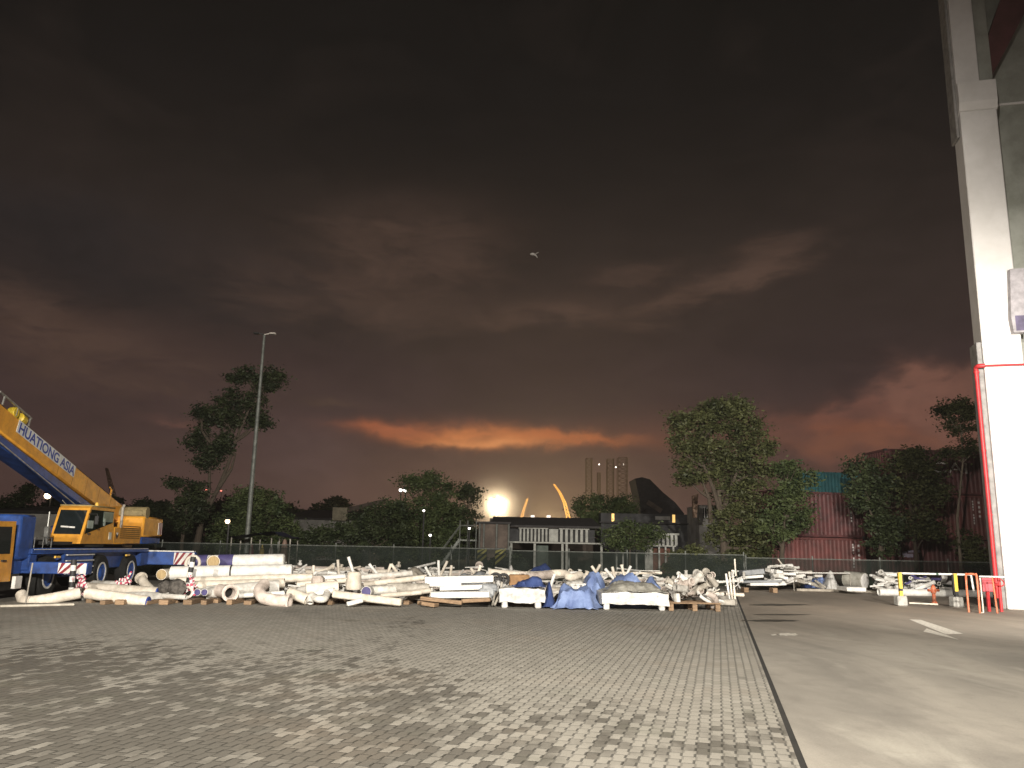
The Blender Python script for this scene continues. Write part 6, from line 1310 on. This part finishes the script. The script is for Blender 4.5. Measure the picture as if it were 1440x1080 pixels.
# red cabinet behind the rail
Yc = Yo+.7; x0, x1 = at(1382, 820, Yc).x, at(1398, 820, Yc).x; z0, z1 = at(1390, 832, Yc).z, at(1390, 813, Yc).z
t = thing('hose_cabinet', Vector(((x0+x1)/2, Yc+.1, 0)), 'pinkish red hose cabinet behind the pale side rail', 'hose cabinet')
mb = MB(); mb.box((x0, Yc, z0), (x1, Yc+.22, z1), None, bev=.015); mb.build('box', mat('faded_red', (.62, .12, .14), .5, var=.12), t)
mb = MB(); mb.box((x0+.03, Yc-.012, z0+.04), (x1-.03, Yc-.002, z1-.04), None, bev=.004); mb.build('door', mat('faded_red', (.62, .12, .14)), t)
mb = MB(); mb.box(((x0+x1)/2-.04, Yc+.06, 0), ((x0+x1)/2+.04, Yc+.14, z0)); mb.build('stand', M_red, t)
p = at(1405, 822, Yc); mb = MB(); mb.tube([Vector((p.x-.13, Yc+.1, p.z)), Vector((p.x+.0, Yc+.02, p.z))], .04, 8); mb.tube(arc(Vector((p.x+.06, Yc, p.z+.05)), .1, 0, 2*math.pi, Vector((1, 0, 0)), CZ, 14), .02, 6, cap=False); mb.tube([Vector((p.x+.06, Yc+.1, 0)), Vector((p.x+.06, Yc+.1, p.z+.2))], .05, 10)
tag(mb.build('valve_standpipe', M_red, None, True), 'red valve wheel and standpipe right of the hose cabinet', 'valve')
# ---- warehouse: column, corbel, ramp parapet, wall
WB = G(1417.5, 857); 
def wfr(p): return WB + EX*p[0] + EY*p[1] + CZ*p[2]
def wp(px, py, k=0.0):                                   # pixel -> (along face, height) on the face plane set back by k
    w = onplane(px, py, WB+EY*k, EY); d = w-WB; return d.dot(EX), d.z
M_wallw = mat('white_column_paint', (.8, .78, .76), .55, var=.05, scale=.8, col2=(.7, .68, .65), bump=.1)
M_wallg2 = mat('grey_green_wall', (.36, .37, .33), .8, var=.14, scale=1.0, col2=(.25, .26, .22))
M_maroon = mat('maroon_ramp_paint', (.13, .045, .045), .6, var=.15, scale=1.5)
zc = wp(1352, 156)[1]; zb2 = wp(1350, 118)[1]; CW = wp(1404, 150)[0]-wp(1352, 156)[0]
wh = thing('warehouse', wfr((3, 3, 0)), 'white warehouse with brightly lit column and maroon ramp at the right edge', 'warehouse')
DEP = .95
mb = MB(); mb.box((0, 0, 0), (CW, DEP, zc-.02), wfr, bev=.03); mb.build('column', M_wallw, wh)
mb = MB()
pf = [(0, zc-.0), (-.03, zc+.28), (-.03, zb2), (DEP+.0, zb2), (DEP, zc)]
mb.prism([wfr((-.02, y, z)) for y, z in [(-.0, zc), (-.1, zc+.3), (-.1, zb2), (DEP+.03, zb2), (DEP+.03, zc-.45)]], EX*(CW+.05)); mb.build('corbel', M_wallw, wh)
uw = wp(1367, 14)[0]-wp(1335, 14)[0]
mb = MB(); mb.box((-.02, .03, zb2), (uw, DEP, zb2+9), wfr, bev=.02); mb.build('upper_column', M_wallw, wh)
mb = MB(); mb.box((uw+.002, .35, zb2+.0), (uw+.55, DEP-.02, zb2+9), wfr); mb.build('upper_recess', M_wallg2, wh)
KR = .55
pl = [(1381, 78), (1381, 108), (1389, 118), (1440, 20), (1500, -90), (1440, -90), (1400, 20)]
pts = []
for x, y in pl: a_, z_ = wp(x, y, KR); pts.append(wfr((a_, KR, z_)))
mb = MB(); mb.prism(pts, EY*.35); mb.build('ramp_parapet', M_maroon, wh)
mb = MB(); mb.box((CW+.004, 1.15, 0), (14, 1.4, zb2+9), wfr); mb.build('wall', M_wallg2, wh)
mb = MB(); z1_ = wp(1415, 146, 1.1)[1]; mb.box((CW+.004, 1.1, z1_-.05), (14, 1.147, z1_+.04), wfr); mb.build('wall_joint', M_wallw, wh)
# lower wall flush with the column (all brightly lit)
zl = wp(1424, 330)[1]
# darker left face by the fire pipe, its shade painted as a grey slab
zg = wp(1375, 480)[1]
mb = MB(); mb.box((-.16, .12, 0), (-.003, DEP-.02, zg), wfr, bev=.02); mb.build('shaded_side', mat('column_side_grey', (.3, .29, .28), .7), wh)
mb = MB(); zq = wp(1344, 190)[1]; mb.box((-.12, .2, zq), (-.024, DEP, zb2+9), wfr, bev=.015); mb.build('rain_gutter', mat('column_side_grey', (.3, .29, .28)), wh)
# box lamp on the wall, switched off
a0 = wp(1413, 405); a1 = wp(1440, 470)
mb = MB(); x0, x1 = a0[0], a0[0]+.75; z0, z1 = a1[1], wp(1420, 382)[1]
mb.prism([wfr((x0, -.02, z0+.55)), wfr((x0+.12, -.02, z1)), wfr((x1, -.02, z1)), wfr((x1, -.02, z0)), wfr((x0+.04, -.02, z0))], -EY*.3); ls = mb.build('wall_light_box', mat('grey_light_box', (.42, .4, .42), .6)); tag(ls, 'grey angled box fixed high on the bright white wall', 'wall box')
mb = MB(); mb.box((x0+.12, -.33, z0+.06), (x1-.05, -.325, z0+.6), wfr); mb.build('louvre', mat('violet_grey', (.14, .12, .2), .6), ls)
# red fire main
pz = [wp(1378, 522, .1), wp(1407, 812, .1)]
xp = -.26; zt3 = wp(1378, 516, .1)[1]
t = thing('fire_pipe', wfr((xp, .1, 0)), 'red vertical fire pipe with elbow branch on the white column', 'fire pipe')
mb = MB(); mb.tube([wfr((xp, .06, .35)), wfr((xp, .06, zt3-.12))], .07, 14); mb.build('riser', M_red, t, True)
mb = MB(); mb.tube(smoothpts([wfr((xp, .06, zt3-.16)), wfr((xp, .06, zt3-.04)), wfr((xp+.06, -.05, zt3)), wfr((xp+.25, -.09, zt3))], 4), .078, 12); mb.lathe([(.085, -.03), (.1, -.03), (.1, .03), (.085, .03)], wfr((xp, .06, zt3-.2)), CZ, 14); mb.build('elbow', M_red, t, True)
mb = MB(); mb.tube([wfr((xp+.25, -.09, zt3)), wfr((6, -.09, zt3+.02))], .035, 10); mb.build('branch', M_red, t, True)
for k in range(3):
    z = .9+k*2.2; mb = MB(); mb.lathe([(.073, -.025), (.088, -.025), (.088, .025), (.073, .025)], wfr((xp, .06, z)), CZ, 12); mb.bar(wfr((xp, .08, z)), wfr((-.165, .2, z)), .04, .03); mb.build('clamp', M_red, t, True)

for o in list(COL.objects):
    if o.type == 'MESH' and len(o.data.vertices) < 20000 and o.name in WLOC:
        zmin = min((o.matrix_world.translation.z if o.parent is None else WLOC[o.name].z) + v.co.z for v in o.data.vertices)
        if zmin < -.05 and o.get('kind') is None: print('SINK', o.name, round(zmin, 2), o.get('label'), o.parent.get('label') if o.parent else '')
